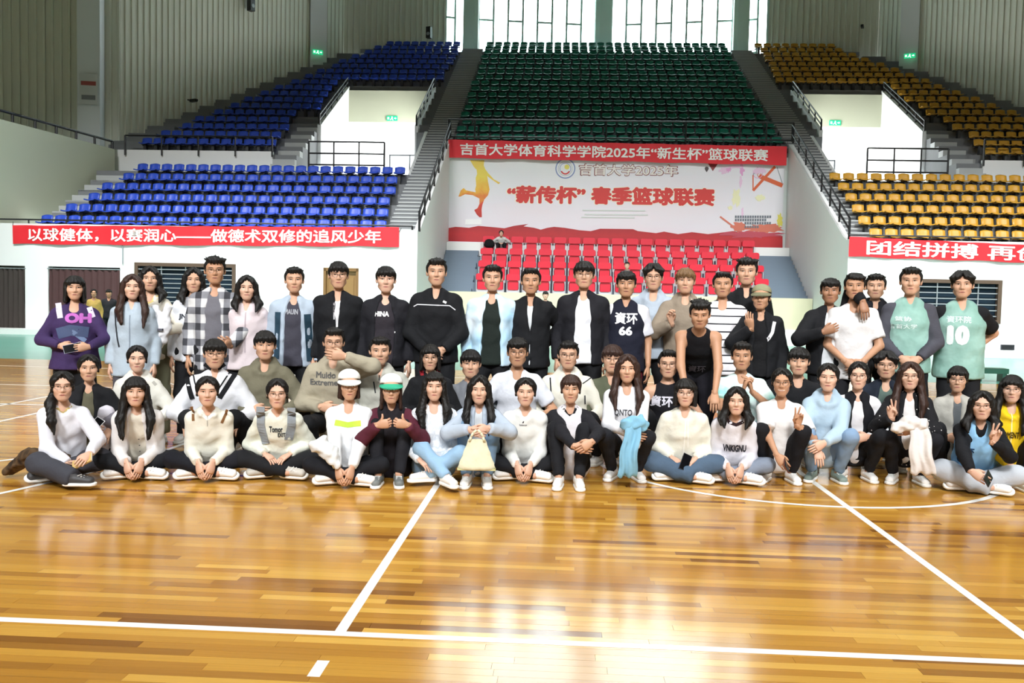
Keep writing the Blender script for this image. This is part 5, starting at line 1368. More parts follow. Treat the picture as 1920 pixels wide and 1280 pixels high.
    # ---- hair, glasses, cap
    HM = Matrix.Translation(H) @ (hrot.to_4x4()) @ Matrix.Diagonal((hs*hw, hs, hs*hl, 1))
    ho = bpy.data.objects.new('hair', hair_mesh(*hair)); link(ho, root); ho.matrix_local = HM
    if glasses:
        go = bpy.data.objects.new('glasses', GLASSES_B if glasses == 'b' else GLASSES); link(go, root); go.matrix_local = HM
    if cap:
        co = bpy.data.objects.new('cap', CAP); link(co, root); co.matrix_local = HM @ Matrix.Translation((0, .002, .012)) @ Matrix.Diagonal((1, 1, .93, 1)); mats_link(co, fab(cap[0]))
        bo = bpy.data.objects.new('brim', BRIM); link(bo, co); mats_link(bo, fab(cap[1]))
    # ---- prints, straps, stripes laid on the clothes
    crl = Minv @ Vector((crown.x, Y, crown.z+.014+floor)); bv = {}
    for dc in decals:
        part = dc.get('on', 'top')
        if part not in bv: o_, V_, Q_ = parts[part]; bv[part] = BVHTree.FromPolygons([tuple(v) for v in V_], [tuple(int(i) for i in q) for q in Q_])
        def put(x, z, off):
            hit = bv[part].ray_cast(Vector((x, -1.2, z)), Vector((0, 1, 0)))
            return (x, (hit[0].y if hit[0] else crl.y)-off, z)
        off = dc.get('off', .003)+(dc.get('th', 0)); m = fab(dc['m']) if isinstance(dc['m'], str) else dc['m']
        if 'text' in dc:
            (u0, v0, u1, v1) = dc['box']; cx = ((u0+u1)/2-px)/pxm+crl.x; cz = crl.z-((v0+v1)/2-py)/pxm
            tv, tf = text_arrays(dc['text'], (u1-u0)/pxm, (v1-v0)/pxm, dc.get('bold', .03))
            vv = [put(cx+a, cz+b_, off+c_) for a, b_, c_ in tv]; ob = mesh_obj(dc.get('name', 'chest_print'), vv, tf, m, parts[part][0])
        else:
            pts = [((u-px)/pxm+crl.x, crl.z-(v-py)/pxm) for u, v in dc['line']]; w2 = dc['w']/pxm/2; th_ = dc.get('th', 0)
            dense = []
            for (x0, z0), (x1, z1) in zip(pts, pts[1:]):
                n2 = max(1, int(math.hypot(x1-x0, z1-z0)/.02))
                for k in range(n2): dense.append((x0+(x1-x0)*k/n2, z0+(z1-z0)*k/n2))
            dense.append(pts[-1]); vv = []; ff = []
            for k, (x, z) in enumerate(dense):
                x0, z0 = dense[max(0, k-1)]; x1, z1 = dense[min(len(dense)-1, k+1)]; d2 = math.hypot(x1-x0, z1-z0) or 1; nx2, nz2 = -(z1-z0)/d2, (x1-x0)/d2
                a = put(x-nx2*w2, z-nz2*w2, off); b2 = put(x+nx2*w2, z+nz2*w2, off)
                vv += [a, b2, (a[0], a[1]+th_+off, a[2]), (b2[0], b2[1]+th_+off, b2[2])]
                if k:
                    q = 4*k; ff.append((q-4, q, q+1, q-3))
                    if th_: ff += [(q-4, q-2, q+2, q), (q-3, q+1, q+3, q-1)]
            ob = mesh_obj(dc.get('name', 'stripe'), vv, ff, m, parts[part][0], not th_)
    PEOPLE[key] = dict(root=root, H=H, N=N, P=P, T=T, s=s, M=Matrix.Translation(root.location) @ Matrix.Rotation(by, 4, 'Z'), Y=Y, parts=parts)
    return root
# ------------------------------------------------------------------ the group
def yf(px): return 6.45+0.75*min(1.0, (px-100)/1200)
def ym(px): return yf(px)+0.62
def ys(px): return yf(px)+1.22
def yb(px): return yf(px)+1.68
BP = build_person
BLK, BLK2, WHT, CREAM = '#16171a', '#1d1d22', '#e6e7ea', '#e3e0d6'
JEAN, PALEJ = '#7f9db8', '#8ea6bb'
def txt(t, box, m, **k): return dict(text=t, box=box, m=m, **k)
def ln_(line, w, m, name='stripe', **k): return dict(line=line, w=w, m=m, name=name, **k)
# ---- standing, left to right
BP('S1', 140, 513, ys(140), 'standing woman in purple sweatshirt with black backpack at the left end', build=1.28, skin='mid', hair=('bob', 'black'), top=('long', '#3a2a52'), wide=.02, yaw=4,
   L={'at': (112, 648, .17), 'd': (1, -.3, -.1), 'n': (.2, 1, -.2), 'pole': (-.9, .4, -.4)}, Rr={'at': (166, 650, .17), 'd': (-1, -.3, -.1), 'n': (0, 1, 0), 'pole': (.9, .4, -.4)},
   decals=(txt('OH', (125, 586, 170, 605), '#b565b4', bold=.07), ln_([(112, 568), (117, 596)], 10, '#cfc8d8', 'strap_patch'), ln_([(165, 575), (172, 594)], 9, '#cfc8d8', 'strap_patch'),
           ln_([(112, 625), (135, 618), (165, 622)], 20, '#4a5675', 'chest_print'), ln_([(120, 616), (140, 622), (160, 638)], 8, '#6d7f9f', 'chest_print')))
BP('S2', 248, 511, ys(248), 'standing woman with long brown hair in pale blue-grey jacket', hair=('long_brown', 'brown'), skin='fair', top=('jacket', '#a7b4bf'), trousers='#4b4a50', hem=.16, L='down', Rr='down',
   decals=(ln_([(247, 590), (247, 680)], 2.0, '#7d8894', 'zip'), ln_([(219, 575), (222, 620), (228, 650)], 3, '#2a2d33', 'bag_strap')))
BP('S3', 281, 496, yb(281), 'standing woman behind in white top with yellow scarf holding a plush bag', hair=('medium', 'black'), skin='mid', top=('long', '#e2dccd'), trousers='#77775f', wide=.03, collar=True,
   L='down', Rr={'at': (312, 622, .22), 'd': (-.6, -.5, .4)}, decals=(ln_([(268, 556), (280, 566), (297, 556)], 7, '#d9c27c', 'scarf'),))
BP('S4', 363, 499, yb(363), 'standing woman in white sweatshirt beside the man in plaid', hair=('medium', 'black'), skin='mid', top=('long', '#dde0e6'), L='down', Rr='down', decals=(txt('JN', (338, 588, 353, 600), '#3a3d44', bold=.05),))
BP('S5', 403, 478, ys(403), 'tall man in grey plaid shirt open over a grey t-shirt', sex='m', skin='tan', hair=('m_spiky', 'black'), glasses='w', top=('shirt', PAT['plaid']), inner=('none', '#6a6970'), open_=(.045, .058, .062), hem=.17,
   L='down', Rr={'at': (432, 648, .20), 'd': (-.3, -.6, .2), 'curl': .8})
BP('S6', 463, 513, ys(463), 'standing woman in pale pink fleece jacket', hair=('medium', 'black'), skin='fair', top=('jacket', '#d3c6c9'), hood=True, L='down', Rr='down', decals=(ln_([(463, 585), (463, 660)], 2, '#a99ba0', 'zip'),))
BP('S7', 552, 497, ys(552), 'standing boy in open white and blue windbreaker over dark grey tee', sex='m', skin='mid', hair=('m_short', 'black'), build=.94, top=('jacket', '#a9b7c6'), inner=('none', '#3f3e48'), open_=(.05, .068, .075), hem=.10,
   decals=(txt('MAUIN', (537, 579, 561, 589), '#a5a7ad', on='inner', off=.006), ln_([(524, 585), (522, 672)], 11, '#274050', 'colour_panel', off=.008), ln_([(578, 588), (584, 676)], 12, '#274050', 'colour_panel', off=.008)))
BP('S8', 635, 487, ys(635), 'standing boy with glasses in plain black jacket with white collar', sex='m', skin='mid', hair=('m_fringe', 'black'), glasses='b', top=('jacket', BLK), inner=('none', '#dcdcde'), open_=(.034, .004, .003), L='down', Rr='down',
   decals=(ln_([(629, 567), (630, 598)], 2.4, '#c9c9cc', 'zip_tape'),))
BP('S9', 724, 496, ys(724), 'standing boy with thick fringe in black jacket over CHINA tee', sex='m', skin='fair', hair=('m_fringe', 'black'), top=('jacket', BLK2), inner=('none', '#2e2a30'), open_=(.05, .085, .05), L='down', Rr='down',
   decals=(txt('CHINA', (697, 583, 732, 593), '#e4e4e4', on='inner', off=.006, bold=.05), ln_([(729, 617), (744, 622)], 3, '#d5d5d5', 'small_logo')))
BP('S10', 819, 481, ys(819), 'tall man in black half-zip with white chest piping and clasped hands', sex='m', skin='mid', hair=('m_short', 'black'), build=1.08, top=('zip', BLK), L='clasp', Rr='clasp',
   decals=(ln_([(778, 575), (785, 571), (845, 572), (856, 580)], 1.8, '#cfcfd4', 'piping'), ln_([(833, 564), (839, 567)], 4, '#eeeeee', 'small_logo')))
BP('S11', 924, 493, ys(924), 'standing man in open light blue jacket over dark green tee', sex='m', skin='mid', hair=('m_short', 'black'), top=('jacket', PAT['fade']), inner=('none', '#1c2420'), open_=(.055, .075, .08), L='down', Rr='down')
BP('S12', 996, 499, ys(996), 'standing man in black v-neck jacket with pale tee at the collar', sex='m', skin='tan', hair=('m_buzz', 'black'), top=('jacket', BLK), inner=('none', '#c9cdd0'), open_=(.042, .004, .003), L='back', Rr='back')
BP('S13', 1096, 486, ys(1096), 'tall man with glasses in black denim jacket over white tee', sex='m', skin='mid', hair=('m_fringe', 'black'), glasses='w', build=1.05, top=('jacket', BLK2), inner=('none', '#dfe1e6'), open_=(.052, .062, .07), L='down', Rr='down')
BP('S14', 1175, 505, ys(1175), 'standing man in navy basketball jersey over white tee with white characters and number 66', sex='m', skin='tan', hair=('m_curly', 'black'), top=('tee', '#dcdde4'), vest=('#1b1d2b', 'jersey'), trousers='#5a1624', L='down', Rr='down',
   decals=(txt('資环', (1155, 585, 1197, 607), '#e6e6ea', on='vest', bold=.03), txt('66', (1163, 611, 1188, 628), '#e6e6ea', on='vest', bold=.05)))
BP('S15', 1226, 492, yb(1226), 'standing man with black glasses in pale blue-grey hoodie', sex='m', skin='mid', hair=('m_part', 'black'), glasses='b', top=('hoodie', '#a9b4c0'), hood=True, L='down', Rr='down')
BP('S16', 1286, 499, ys(1286)+.25, 'standing man with brown hair in khaki hoodie raising a fist', sex='m', skin='mid', hair=('m_fringe', 'light'), top=('hoodie', '#8d8070'), hood=True,
   L={'at': (1260, 606, .26), 'd': (-.3, -.2, .9), 'n': (.4, -.3, 0), 'kind': 'fist', 'pole': (-.8, .2, -.9)}, Rr='down', decals=(ln_([(1298, 560), (1299, 580)], 1.6, '#e8e2d2', 'drawstring'),))
BP('S17', 1356, 506, ys(1356)+.12, 'standing man in white t-shirt with thin black stripes', sex='m', skin='tan', hair=('m_buzz', 'black'), build=1.15, top=('tee', PAT['stripes']), trousers='#30313c', L='down', Rr='down', hem=.14)
BP('S18', 1401, 481, yb(1401), 'tall man in black jacket behind the man in the olive cap', sex='m', skin='mid', hair=('m_spiky', 'black'), top=('jacket', BLK), L='down',
   Rr='down')
BP('S19', 1428, 532, ys(1428)+.05, 'standing man in olive cap and black jacket with white chevrons', sex='m', skin='tan', hair=('under_buzz', 'black'), cap=('#8b8a6c', '#77765c'), top=('jacket', BLK), inner=('none', '#121214'), open_=(.04, .05, .05),
   L={'at': (1408, 616, .20), 'd': (-.2, -.2, 1), 'n': (0, .3, 1), 'pole': (-.8, .2, -.8)}, Rr='down', head=(-8, 0, 0), decals=(ln_([(1430, 628), (1441, 636), (1449, 622), (1453, 602)], 6, '#e6e6e8', 'chevron'),))
BP('S20', 1558, 518, ys(1558), 'standing man in black jacket with an arm round the man in white', sex='m', skin='dark', hair=('m_curly', 'black'), top=('jacket', BLK), inner=('none', '#cfd3d6'), open_=(.048, .06, .08), yaw=10,
   L={'at': (1544, 622, .26), 'd': (.9, -.1, .35), 'n': (0, 1, 0), 'pole': (-.9, .3, -.6), 'curl': .7}, Rr={'at': (1618, 566, .24), 'd': (.15, -.3, -1), 'n': (0, 1, 0), 'pole': (0, .5, 1)})
BP('S21', 1604, 508, ys(1604)-.1, 'standing man in plain white t-shirt with clasped hands', sex='m', skin='tan', hair=('m_swept', 'black'), top=('tee', '#dcdad9'), L='clasp', Rr='clasp', hem=.14)
BP('S22', 1643, 510, yb(1643), 'standing man in black half hidden behind the man in white', sex='m', skin='mid', hair=('m_short', 'black'), top=('zip', BLK2), L='down', Rr='down', hood=True)
BP('S23', 1709, 498, ys(1709), 'standing man in mint jersey over dark grey sleeves with clasped hands', sex='m', skin='mid', hair=('m_short', 'black'), build=1.04, top=('long', '#47474f'), vest=(PAT['mint'], 'jersey'), L='clasp', Rr='clasp',
   decals=(txt('篮协', (1682, 593, 1710, 602), '#dcefe9', on='vest', bold=.02), txt('吉首大学', (1672, 607, 1720, 616), '#dcefe9', on='vest', bold=.02)))
BP('S24', 1806, 505, ys(1806), 'standing man in mint jersey number 10 with hands behind his back', sex='m', skin='mid', hair=('m_part', 'black'), build=1.18, top=('tee', BLK), vest=(PAT['mint'], 'jersey'), L='back', Rr='back', hem=.12,
   decals=(txt('資环院', (1779, 592, 1820, 605), '#d6efe8', on='vest', bold=.02), txt('10', (1780, 609, 1818, 646), '#e6f6f0', on='vest', bold=.09)))
# ---- crouching in the middle
BP('M1', 166, 663, ym(166), 'crouching woman with tied hair in black jacket over olive top', pose='squat', skin='mid', hair=('tied', 'black'), top=('jacket', BLK), inner=('none', '#5d5a48'), open_=(.04, .045, .05), trousers='#c9c6cf',
   L={'at': (172, 790, .26), 'd': (.4, -.6, -.3), 'curl': .6}, Rr='knee')
BP('M2', 257, 644, ym(257)+.13, 'crouching woman with tied hair in cream hoodie', pose='squat', skin='fair', hair=('tied', 'black'), top=('hoodie', '#d6d4ca'), hood=True, trousers='#77747d', L='mid', Rr='knee', decals=(ln_([(285, 715), (291, 722)], 5, '#a9a79e', 'small_logo'),))
BP('M3', 403, 632, ym(403), 'crouching boy with glasses in white jacket with black chevrons', pose='squat', sex='m', skin='mid', hair=('m_fringe', 'black'), glasses='b', top=('jacket', '#d9dade'), build=1.05, L='knee', Rr='knee',
   decals=(ln_([(352, 706), (364, 748)], 9, BLK, 'chevron'), ln_([(440, 700), (414, 745)], 9, BLK, 'chevron'), ln_([(364, 702), (374, 735)], 2.5, BLK, 'chevron'), ln_([(430, 697), (409, 733)], 2.5, BLK, 'chevron'), ln_([(386, 680), (402, 692), (420, 680)], 13, BLK, 'collar_facing')))
BP('M4', 497, 617, ym(497)+.13, 'crouching boy with thick fringe in olive grey hoodie', pose='squat', sex='m', skin='mid', hair=('m_fringe', 'black'), top=('hoodie', '#6e6a58'), hood=True, L='mid', Rr='knee')
BP('M5', 626, 611, ym(626), 'crouching man with glasses in beige hoodie covering his mouth', pose='squat', sex='m', skin='mid', hair=('m_short', 'black'), glasses='b', build=1.1, top=('hoodie', '#a29a86'), hood=True, L='mid',
   Rr={'at': (646, 668, .20), 'd': (-1, -.1, .12), 'n': (.1, 1, 0), 'pole': (1, .1, -.3), 'curl': .5}, decals=(txt('Muido', (595, 696, 632, 708), '#5d5c5a', bold=.03), txt('Extreme', (584, 710, 636, 721), '#5d5c5a', bold=.03)))
BP('M6', 713, 628, ym(713)+.13, 'crouching man in pale grey shell jacket with raised hood collar', pose='squat', sex='m', skin='mid', hair=('m_short', 'black'), build=1.12, top=('jacket', '#b4b4aa'), hood=True, L='mid', Rr='knee', decals=(ln_([(713, 693), (713, 712)], 2, '#2b2d30', 'zip'), ln_([(703, 714), (707, 735)], 2.4, '#2b2d30', 'pocket_zip')))
BP('M7', 807, 642, ym(807), 'crouching person with glasses in black jacket with red collar', pose='squat', sex='f', skin='mid', hair=('bob_short', 'black'), glasses='w', top=('jacket', BLK), L='mid', Rr='mid', decals=(ln_([(790, 692), (793, 704)], 7, '#8e1f28', 'collar_lining'), ln_([(824, 688), (822, 700)], 7, '#8e1f28', 'collar_lining')))
BP('M8', 883, 652, ym(883)+.13, 'crouching boy in grey shirt jacket', pose='squat', sex='m', skin='mid', hair=('m_fringe', 'black'), top=('shirt', '#74777d'), inner=('none', '#b9bab8'), open_=(.04, .03, .03), L='mid', Rr='mid')
BP('M9', 971, 630, ym(971), 'crouching boy with fringe and glasses in plain white tee', pose='squat', sex='m', skin='tan', hair=('m_curly', 'black'), glasses='b', top=('tee', '#d3d6de'), L='knee', Rr='knee')
BP('M10', 1066, 636, ym(1066)+.13, 'crouching man with glasses in cream zip jacket', pose='squat', sex='m', skin='mid', hair=('m_short', 'black'), glasses='b', build=1.05, top=('jacket', '#d8d5c8'), hood=True, L='knee', Rr='knee',
   decals=(ln_([(1033, 705), (1036, 740), (1040, 775)], 2.6, '#2b2c30', 'piping'), ln_([(1094, 718), (1112, 706)], 2, '#2b2c30', 'piping'), ln_([(1099, 740), (1100, 757)], 2.4, '#2b2c30', 'pocket_zip')))
BP('M11', 1149, 643, ym(1149)+.1, 'crouching boy with glasses in dark olive top', pose='squat', sex='m', skin='mid', hair=('m_fringe', 'brown'), glasses='w', top=('tee', '#565a48'), L='mid', Rr='mid')
BP('M12', 1254, 653, ym(1254)+.13, 'crouching man with glasses in black sleeveless jersey', pose='squat', sex='m', skin='mid', hair=('m_buzz', 'black'), glasses='b', top=('tank', '#17171c'), L='knee', Rr='knee', decals=(txt('資环', (1222, 741, 1264, 762), '#cfcdd6', bold=.03),))
BP('M13', 1312, 603, ym(1312)-.1, 'man in black sleeveless jersey bending forward with hands on knees', pose='stand', lean=52, h=1.0, sex='m', skin='tan', hair=('m_spiky', 'black'), top=('tank', '#151519'), trousers='#1c1b22', head=(0, 12, 0), decals=(txt('資环', (1296, 690, 1330, 704), '#6e6a72', bold=.02),),
   L={'at': (1288, 745, .10), 'd': (0, -.5, -.8), 'n': (0, .5, -.6), 'pole': (-1, .3, .2)}, Rr={'at': (1340, 745, .10), 'd': (0, -.5, -.8), 'n': (0, .5, -.6), 'pole': (1, .3, .2)})
BP('M14', 1392, 638, ym(1392), 'crouching man in white and teal tie-dye tee with hands together', pose='squat', sex='m', skin='tan', hair=('m_short', 'black'), build=1.06, top=('tee', PAT['teal_tee']), trousers='#8a97a8',
   L={'at': (1393, 732, .26), 'd': (.3, -.2, 1), 'n': (.9, 0, 0), 'kind': 'fist', 'pole': (-.9, .1, -.9)}, Rr={'at': (1410, 734, .26), 'd': (-.3, -.2, 1), 'n': (-.9, 0, 0), 'curl': .7, 'pole': (.9, .1, -.9)})
BP('M15', 1499, 648, ym(1499)+.15, 'crouching boy in black behind the smiling woman in white', pose='squat', sex='m', skin='mid', hair=('m_fringe', 'black'), top=('tee', BLK), L='mid', Rr='mid')
BP('M16', 1663, 655, ym(1663)+.2, 'crouching man with glasses in navy jacket over green-grey tee', pose='squat', sex='m', skin='mid', build=1.12, hair=('m_part', 'black'), glasses='w', top=('jacket', '#1d2430'), inner=('none', '#54655f'), open_=(.05, .06, .06), L='mid', Rr='mid')
BP('M18', 1797, 683, ym(1797), 'crouching woman with glasses in pale grey collarless jacket', pose='squat', skin='mid', hair=('tiedbang', 'black'), glasses='w', top=('jacket', '#aeaca4'), inner=('none', '#5a5f63'), open_=(.045, .02, .01), L='mid', Rr='mid')
# ---- sitting in front
BP('F1', 117, 692, yf(117), 'seated woman with side ponytail in white knit top holding a tan notebook', pose='cross', skin='fair', hair=('sidetail', 'black'), glasses='w', top=('long', '#dfdfe6'), trousers='#3c3d44', shoes='#3a3a3c', wide=.025, yaw=6, res=.014, legs={-1: ((70, 868, .20), (140, 902, .30, (.9, -.3, 0)))},
   L={'at': (128, 868, .16), 'd': (.9, -.4, -.1), 'n': (0, .3, 1)}, Rr={'at': (168, 850, .18), 'd': (-.4, -.6, -.3), 'n': (-.2, .3, -.6)}, decals=(ln_([(104, 762), (118, 773), (132, 762)], 3.5, '#b9a468', 'necklace'),))
BP('F2', 254, 702, yf(254), 'seated woman with long straight black hair and fringe in white jacket', pose='cross', skin='fair', hair=('longbang', 'black'), top=('jacket', '#dcd8d6'), inner=('none', '#d9d2c2'), open_=(.035, .05, .07), res=.014, L='floor', Rr='floor', trousers='#15171b',
   decals=tuple(ln_([(258, y), (258.5, y+1.5)], 2.5, '#4a4a48', 'button', on='inner', off=.008) for y in (825, 838, 850)))
BP('F3', 389, 702, yf(389), 'seated woman with centre parted tied hair and brown straps over white sweatshirt', pose='cross', skin='fair', hair=('tied', 'black'), top=('long', '#dedccf'), collar=True, res=.014, L='floor', Rr='floor', trousers='#14151c',
   decals=(ln_([(361, 762), (363, 790)], 5, '#7a5634', 'strap'), ln_([(425, 768), (414, 795)], 5, '#7a5634', 'strap'), ln_([(389, 778), (389, 800)], 1.6, '#a9a79c', 'zip'), ln_([(374, 772), (389, 786), (404, 772)], 5, '#efece2', 'collar_flap')))
BP('F4', 520, 706, yf(520), 'seated woman with glasses and grey backpack straps over cream sweatshirt', pose='cross', skin='fair', hair=('tied', 'black'), glasses='w', top=('long', '#e0e2d4'), res=.014, build=1.06, L='lap', Rr='lap', shoes='#b9b4aa', trousers='#17181b',
   decals=(ln_([(490, 762), (489, 800), (497, 836)], 15, '#8d949a', 'backpack_strap', th=.008), ln_([(546, 764), (546, 800), (540, 828)], 15, '#8d949a', 'backpack_strap', th=.008), txt('Tomor', (505, 800, 530, 812), '#33363a', bold=.04), txt('EXIT', (521, 813, 535, 821), '#33363a', bold=.04)))
BP('F5', 655, 690, yf(655), 'seated woman in plain white cap and white sweatshirt with neon stripe', pose='cross', skin='mid', hair=('under_short', 'brown'), glasses='w', cap=('#e6e8e4', '#dfe2dd'), top=('long', '#e2e4e6'), res=.014, L='floor', Rr='floor', head=(4, 2, 0), trousers='#16171c',
   decals=(ln_([(631, 790), (655, 794), (679, 791)], 10, '#b7dd4a', 'neon_stripe'),))
BP('F6', 734, 699, yf(734), 'seated woman in white cap with green brim giving two thumbs up', pose='kneesup', skin='mid', hair=('under_long', 'brown'), glasses='b', cap=('#e6e8e6', '#36a783'), top=('hoodie', '#52202e'), vest=('#1e1b20', 'vest'), hood=False, res=.014, shoes='#6f7472', trousers='#1a1a1f',
   L={'at': (708, 797, .24), 'd': (.95, -.2, .2), 'n': (0, 1, .1), 'kind': 'thumb', 'pole': (-.8, .3, -.9)}, Rr={'at': (764, 797, .24), 'd': (-.95, -.2, .2), 'n': (0, 1, .1), 'kind': 'thumb', 'pole': (.8, .3, -.9)})
BP('F7', 815, 692, yf(815), 'seated woman with long curly black hair in white knit and light jeans', pose='cross', skin='fair', hair=('longcurly', 'black'), top=('long', PAT['lace']), trousers='#8fb0cc', res=.014, L='lap', Rr='lap',
   legs={-1: ((790, 838, .15), (838, 895, .32, (.5, -.9, 0))), 1: ((862, 850, .2), (800, 890, .2, (-.9, -.3, 0)))})
BP('F8', 899, 700, yf(899), 'seated woman with long straight hair in pale blue jacket holding a canvas bag', pose='kneesup', skin='fair', hair=('long', 'black'), top=('jacket', '#aebac8'), inner=('none', '#c9ced2'), open_=(.03, .03, .03), trousers='#6f8ba6', res=.014,
   L={'at': (880, 805, .30), 'd': (.8, -.5, -.2), 'pole': (-1, .2, -.4)}, Rr={'at': (916, 803, .30), 'd': (-.8, -.5, -.2), 'pole': (1, .2, -.4)})
BP('F9', 986, 704, yf(986), 'seated woman with tied hair in white long-sleeved top and black trousers', pose='cross', skin='fair', hair=('tied', 'black'), top=('long', '#dfe0dc'), trousers='#17181c', res=.014, L='floor', Rr='floor',
   decals=(ln_([(982, 791), (984, 792)], 4, '#2b2b2f', 'small_logo'), txt('balance', (976, 795, 990, 798), '#7a7a7c', bold=.02)))
BP('F10', 1071, 699, yf(1071), 'seated woman hugging her knees in black and white raglan top', pose='kneesup', skin='mid', hair=('tiedbang', 'brown'), top=('long', BLK2), vest=('#dcd9dd', 'front_panel', 0, .03), trousers='#17181c', res=.014,
   L={'at': (1078, 838, .40), 'd': (1, -.2, -.2), 'pole': (-1, 0, -.3)}, Rr={'at': (1110, 828, .40), 'd': (-.8, -.3, -.5), 'pole': (1, 0, -.3)}, decals=(ln_([(1055, 763), (1070, 778), (1085, 763)], 3.5, BLK, 'neck_trim', on='vest'),))
BP('F11', 1177, 661, yf(1177)+.08, 'crouching woman with long auburn hair in white sweatshirt holding a blue jacket', pose='squat', skin='mid', hair=('long_brown', 'brown'), build=1.08, top=('long', '#e0e0e4'), res=.014, trousers='#1a1b20',
   L={'at': (1178, 812, .30), 'd': (.9, -.3, -.2), 'pole': (-1, .2, -.5)}, Rr={'at': (1190, 838, .30), 'd': (-.4, -.5, -.7), 'pole': (1, .2, -.4)}, decals=(txt('QNTO', (1155, 766, 1188, 780), '#4a4a4e', bold=.02),))
BP('F12', 1286, 706, yf(1286), 'seated woman with glasses in cream drawstring blouse and dark jeans', pose='cross', skin='fair', hair=('bob_short', 'black'), glasses='w', top=('long', '#e2dfd0'), build=1.16, trousers='#4c5f74', wide=.02, res=.014, L='lap', Rr='lap',
   decals=(ln_([(1288, 785), (1286, 855)], 2, '#f2f0e6', 'drawstring'), ln_([(1292, 785), (1294, 840)], 2, '#f2f0e6', 'drawstring')))
BP('F13', 1382, 721, yf(1382)-.1, 'seated woman with black bob in white sweatshirt with dark collar and grey jeans', pose='cross', skin='fair', hair=('medium', 'black'), top=('long', '#dbd9df'), trousers='#7c8696', res=.014, L='floor', Rr='floor',
   decals=(txt('VNKIGNU', (1361, 836, 1404, 851), '#2e2e36', bold=.04), ln_([(1363, 783), (1370, 793), (1383, 797), (1396, 791), (1402, 780)], 6, '#2a1a1e', 'neck_trim')))
BP('F14', 1467, 687, yf(1467)+.12, 'smiling woman with glasses in white v-neck tee making a victory sign', pose='squat', skin='tan', hair=('tied', 'black'), glasses='w', smile=True, build=1.1, top=('tee', '#dedcdb'), trousers='#151519', res=.014,
   L={'at': (1458, 858, .34), 'd': (.5, -.5, -.6), 'pole': (-.9, .3, 0), 'curl': .6}, Rr={'at': (1495, 797, .24), 'd': (.12, -.1, 1), 'n': (0, -1, 0), 'kind': 'v', 'pole': (.8, .2, -.9)})
BP('F15', 1554, 678, yf(1554)+.2, 'crouching woman in light blue hoodie and jeans', pose='squat', skin='fair', hair=('tied', 'black'), top=('hoodie', '#a7bdcd'), hood=True, trousers='#7d97b4', shoes='#7f8f88', res=.014, L={'at': (1533, 842, .28), 'd': (.1, -.5, -.8), 'n': (0, .5, -.5)}, Rr={'at': (1546, 830, .3), 'd': (-.7, -.4, -.4)})
BP('F16', 1611, 675, yf(1611)+.3, 'crouching woman with glasses in black puffer vest over white sleeves', pose='squat', skin='fair', hair=('tied', 'black'), glasses='w', top=('long', '#dad9dc'), vest=('#15161b', 'puffer_vest', 1), trousers='#15161a', res=.014, L='mid', Rr='mid')
BP('F17', 1708, 675, yf(1708)+.22, 'crouching woman with long brown hair in black sequined top making a victory sign', pose='squat', skin='fair', hair=('long_brown', 'brown'), glasses='w', top=('jacket', PAT['dots']), inner=('none', '#dad7d6'), open_=(.04, .045, .03), trousers='#15151a', res=.014,
   L={'at': (1672, 783, .22), 'd': (-.1, -.1, 1), 'n': (0, -1, 0), 'kind': 'v', 'pole': (-.7, .2, -.9)}, Rr={'at': (1712, 806, .26), 'd': (-.8, -.4, -.1)})
BP('F19', 1843, 729, yf(1843)-.12, 'seated woman with glasses in sky blue jersey over black sleeves', pose='cross', skin='fair', hair=('medium', 'black'), glasses='w', top=('long', '#15161a'), vest=('#93c6ee', 'jersey', 0, .13), trousers='#b4bac2', wide=.03, res=.014, build=1.05,
   L={'at': (1822, 885, .3), 'd': (.7, -.5, -.4)}, Rr={'at': (1862, 828, .26), 'd': (.25, -.1, 1), 'n': (0, -1, 0), 'kind': 'v', 'pole': (.8, .2, -.9)}, decals=(txt('資环', (1806, 842, 1834, 856), '#1d3a5c', on='vest', bold=.05), txt('06', (1808, 858, 1832, 874), '#1d3a5c', on='vest', bold=.05)))
BP('F20', 1899, 699, yf(1899)+.1, 'crouching woman with long black fringe in yellow hoodie at the right edge', pose='squat', skin='fair', hair=('longbang', 'black'), glasses='w', top=('hoodie', '#e6c01e'), hood=True, trousers='#1b1b20', res=.014, L={'at': (1893, 870, .25), 'd': (.2, -.5, -.8)}, Rr='knee',
   decals=(ln_([(1899, 770), (1899, 840)], 2, '#efe3a0', 'drawstring'), txt('MOMENT', (1880, 808, 1912, 820), '#4a3a10', bold=.03)))
# ------------------------------------------------------------------ held and loose things
M_phone = mat('black_phone_glass', '#0c0c10', .12, spec=.7)
def phone(key, label, rot=(0, 0, 0), off=(0, 0, 0), case='#2a2a30'):
    p = HANDS[key]+Vector(off); e = empty('phone', p); e.rotation_euler = rot; tag(e, label, 'phone')
    MB().box(-.036, .036, -.0042, .0042, -.074, .074).obj('case', mat('phone_case_'+case[1:], case, .4), e); MB().box(-.033, .033, -.0052, -.0042, -.070, .070).obj('screen', M_phone, e)
phone('S1R', 'silver phone held by the woman in the purple sweatshirt', (R(-30), R(75), 0), (-.04, -.02, 0), '#9aa0b4')
phone('M1L', 'white phone held by the woman in the black jacket', (R(-40), R(30), 0), (0, -.02, .01), '#dfe3e4')
phone('F12R', 'dark phone in the hands of the woman in the cream blouse', (R(-35), R(25), 0), (-.03, -.02, .01))
phone('F14L', 'phone in a brown case held by the smiling woman', (R(-50), R(55), R(20)), (.02, -.02, 0), '#5a3026')
phone('F19L', 'black phone on the knee of the woman in the blue jersey', (R(-50), R(60), 0), (.04, -.02, 0))
e = empty('notebook', HANDS['F1L']*.5+HANDS['F1R']*.5+Vector((.02, -.02, .01))); e.rotation_euler = (R(-55), R(-28), R(10)); tag(e, 'small tan notebook held by the woman in white knit', 'notebook')
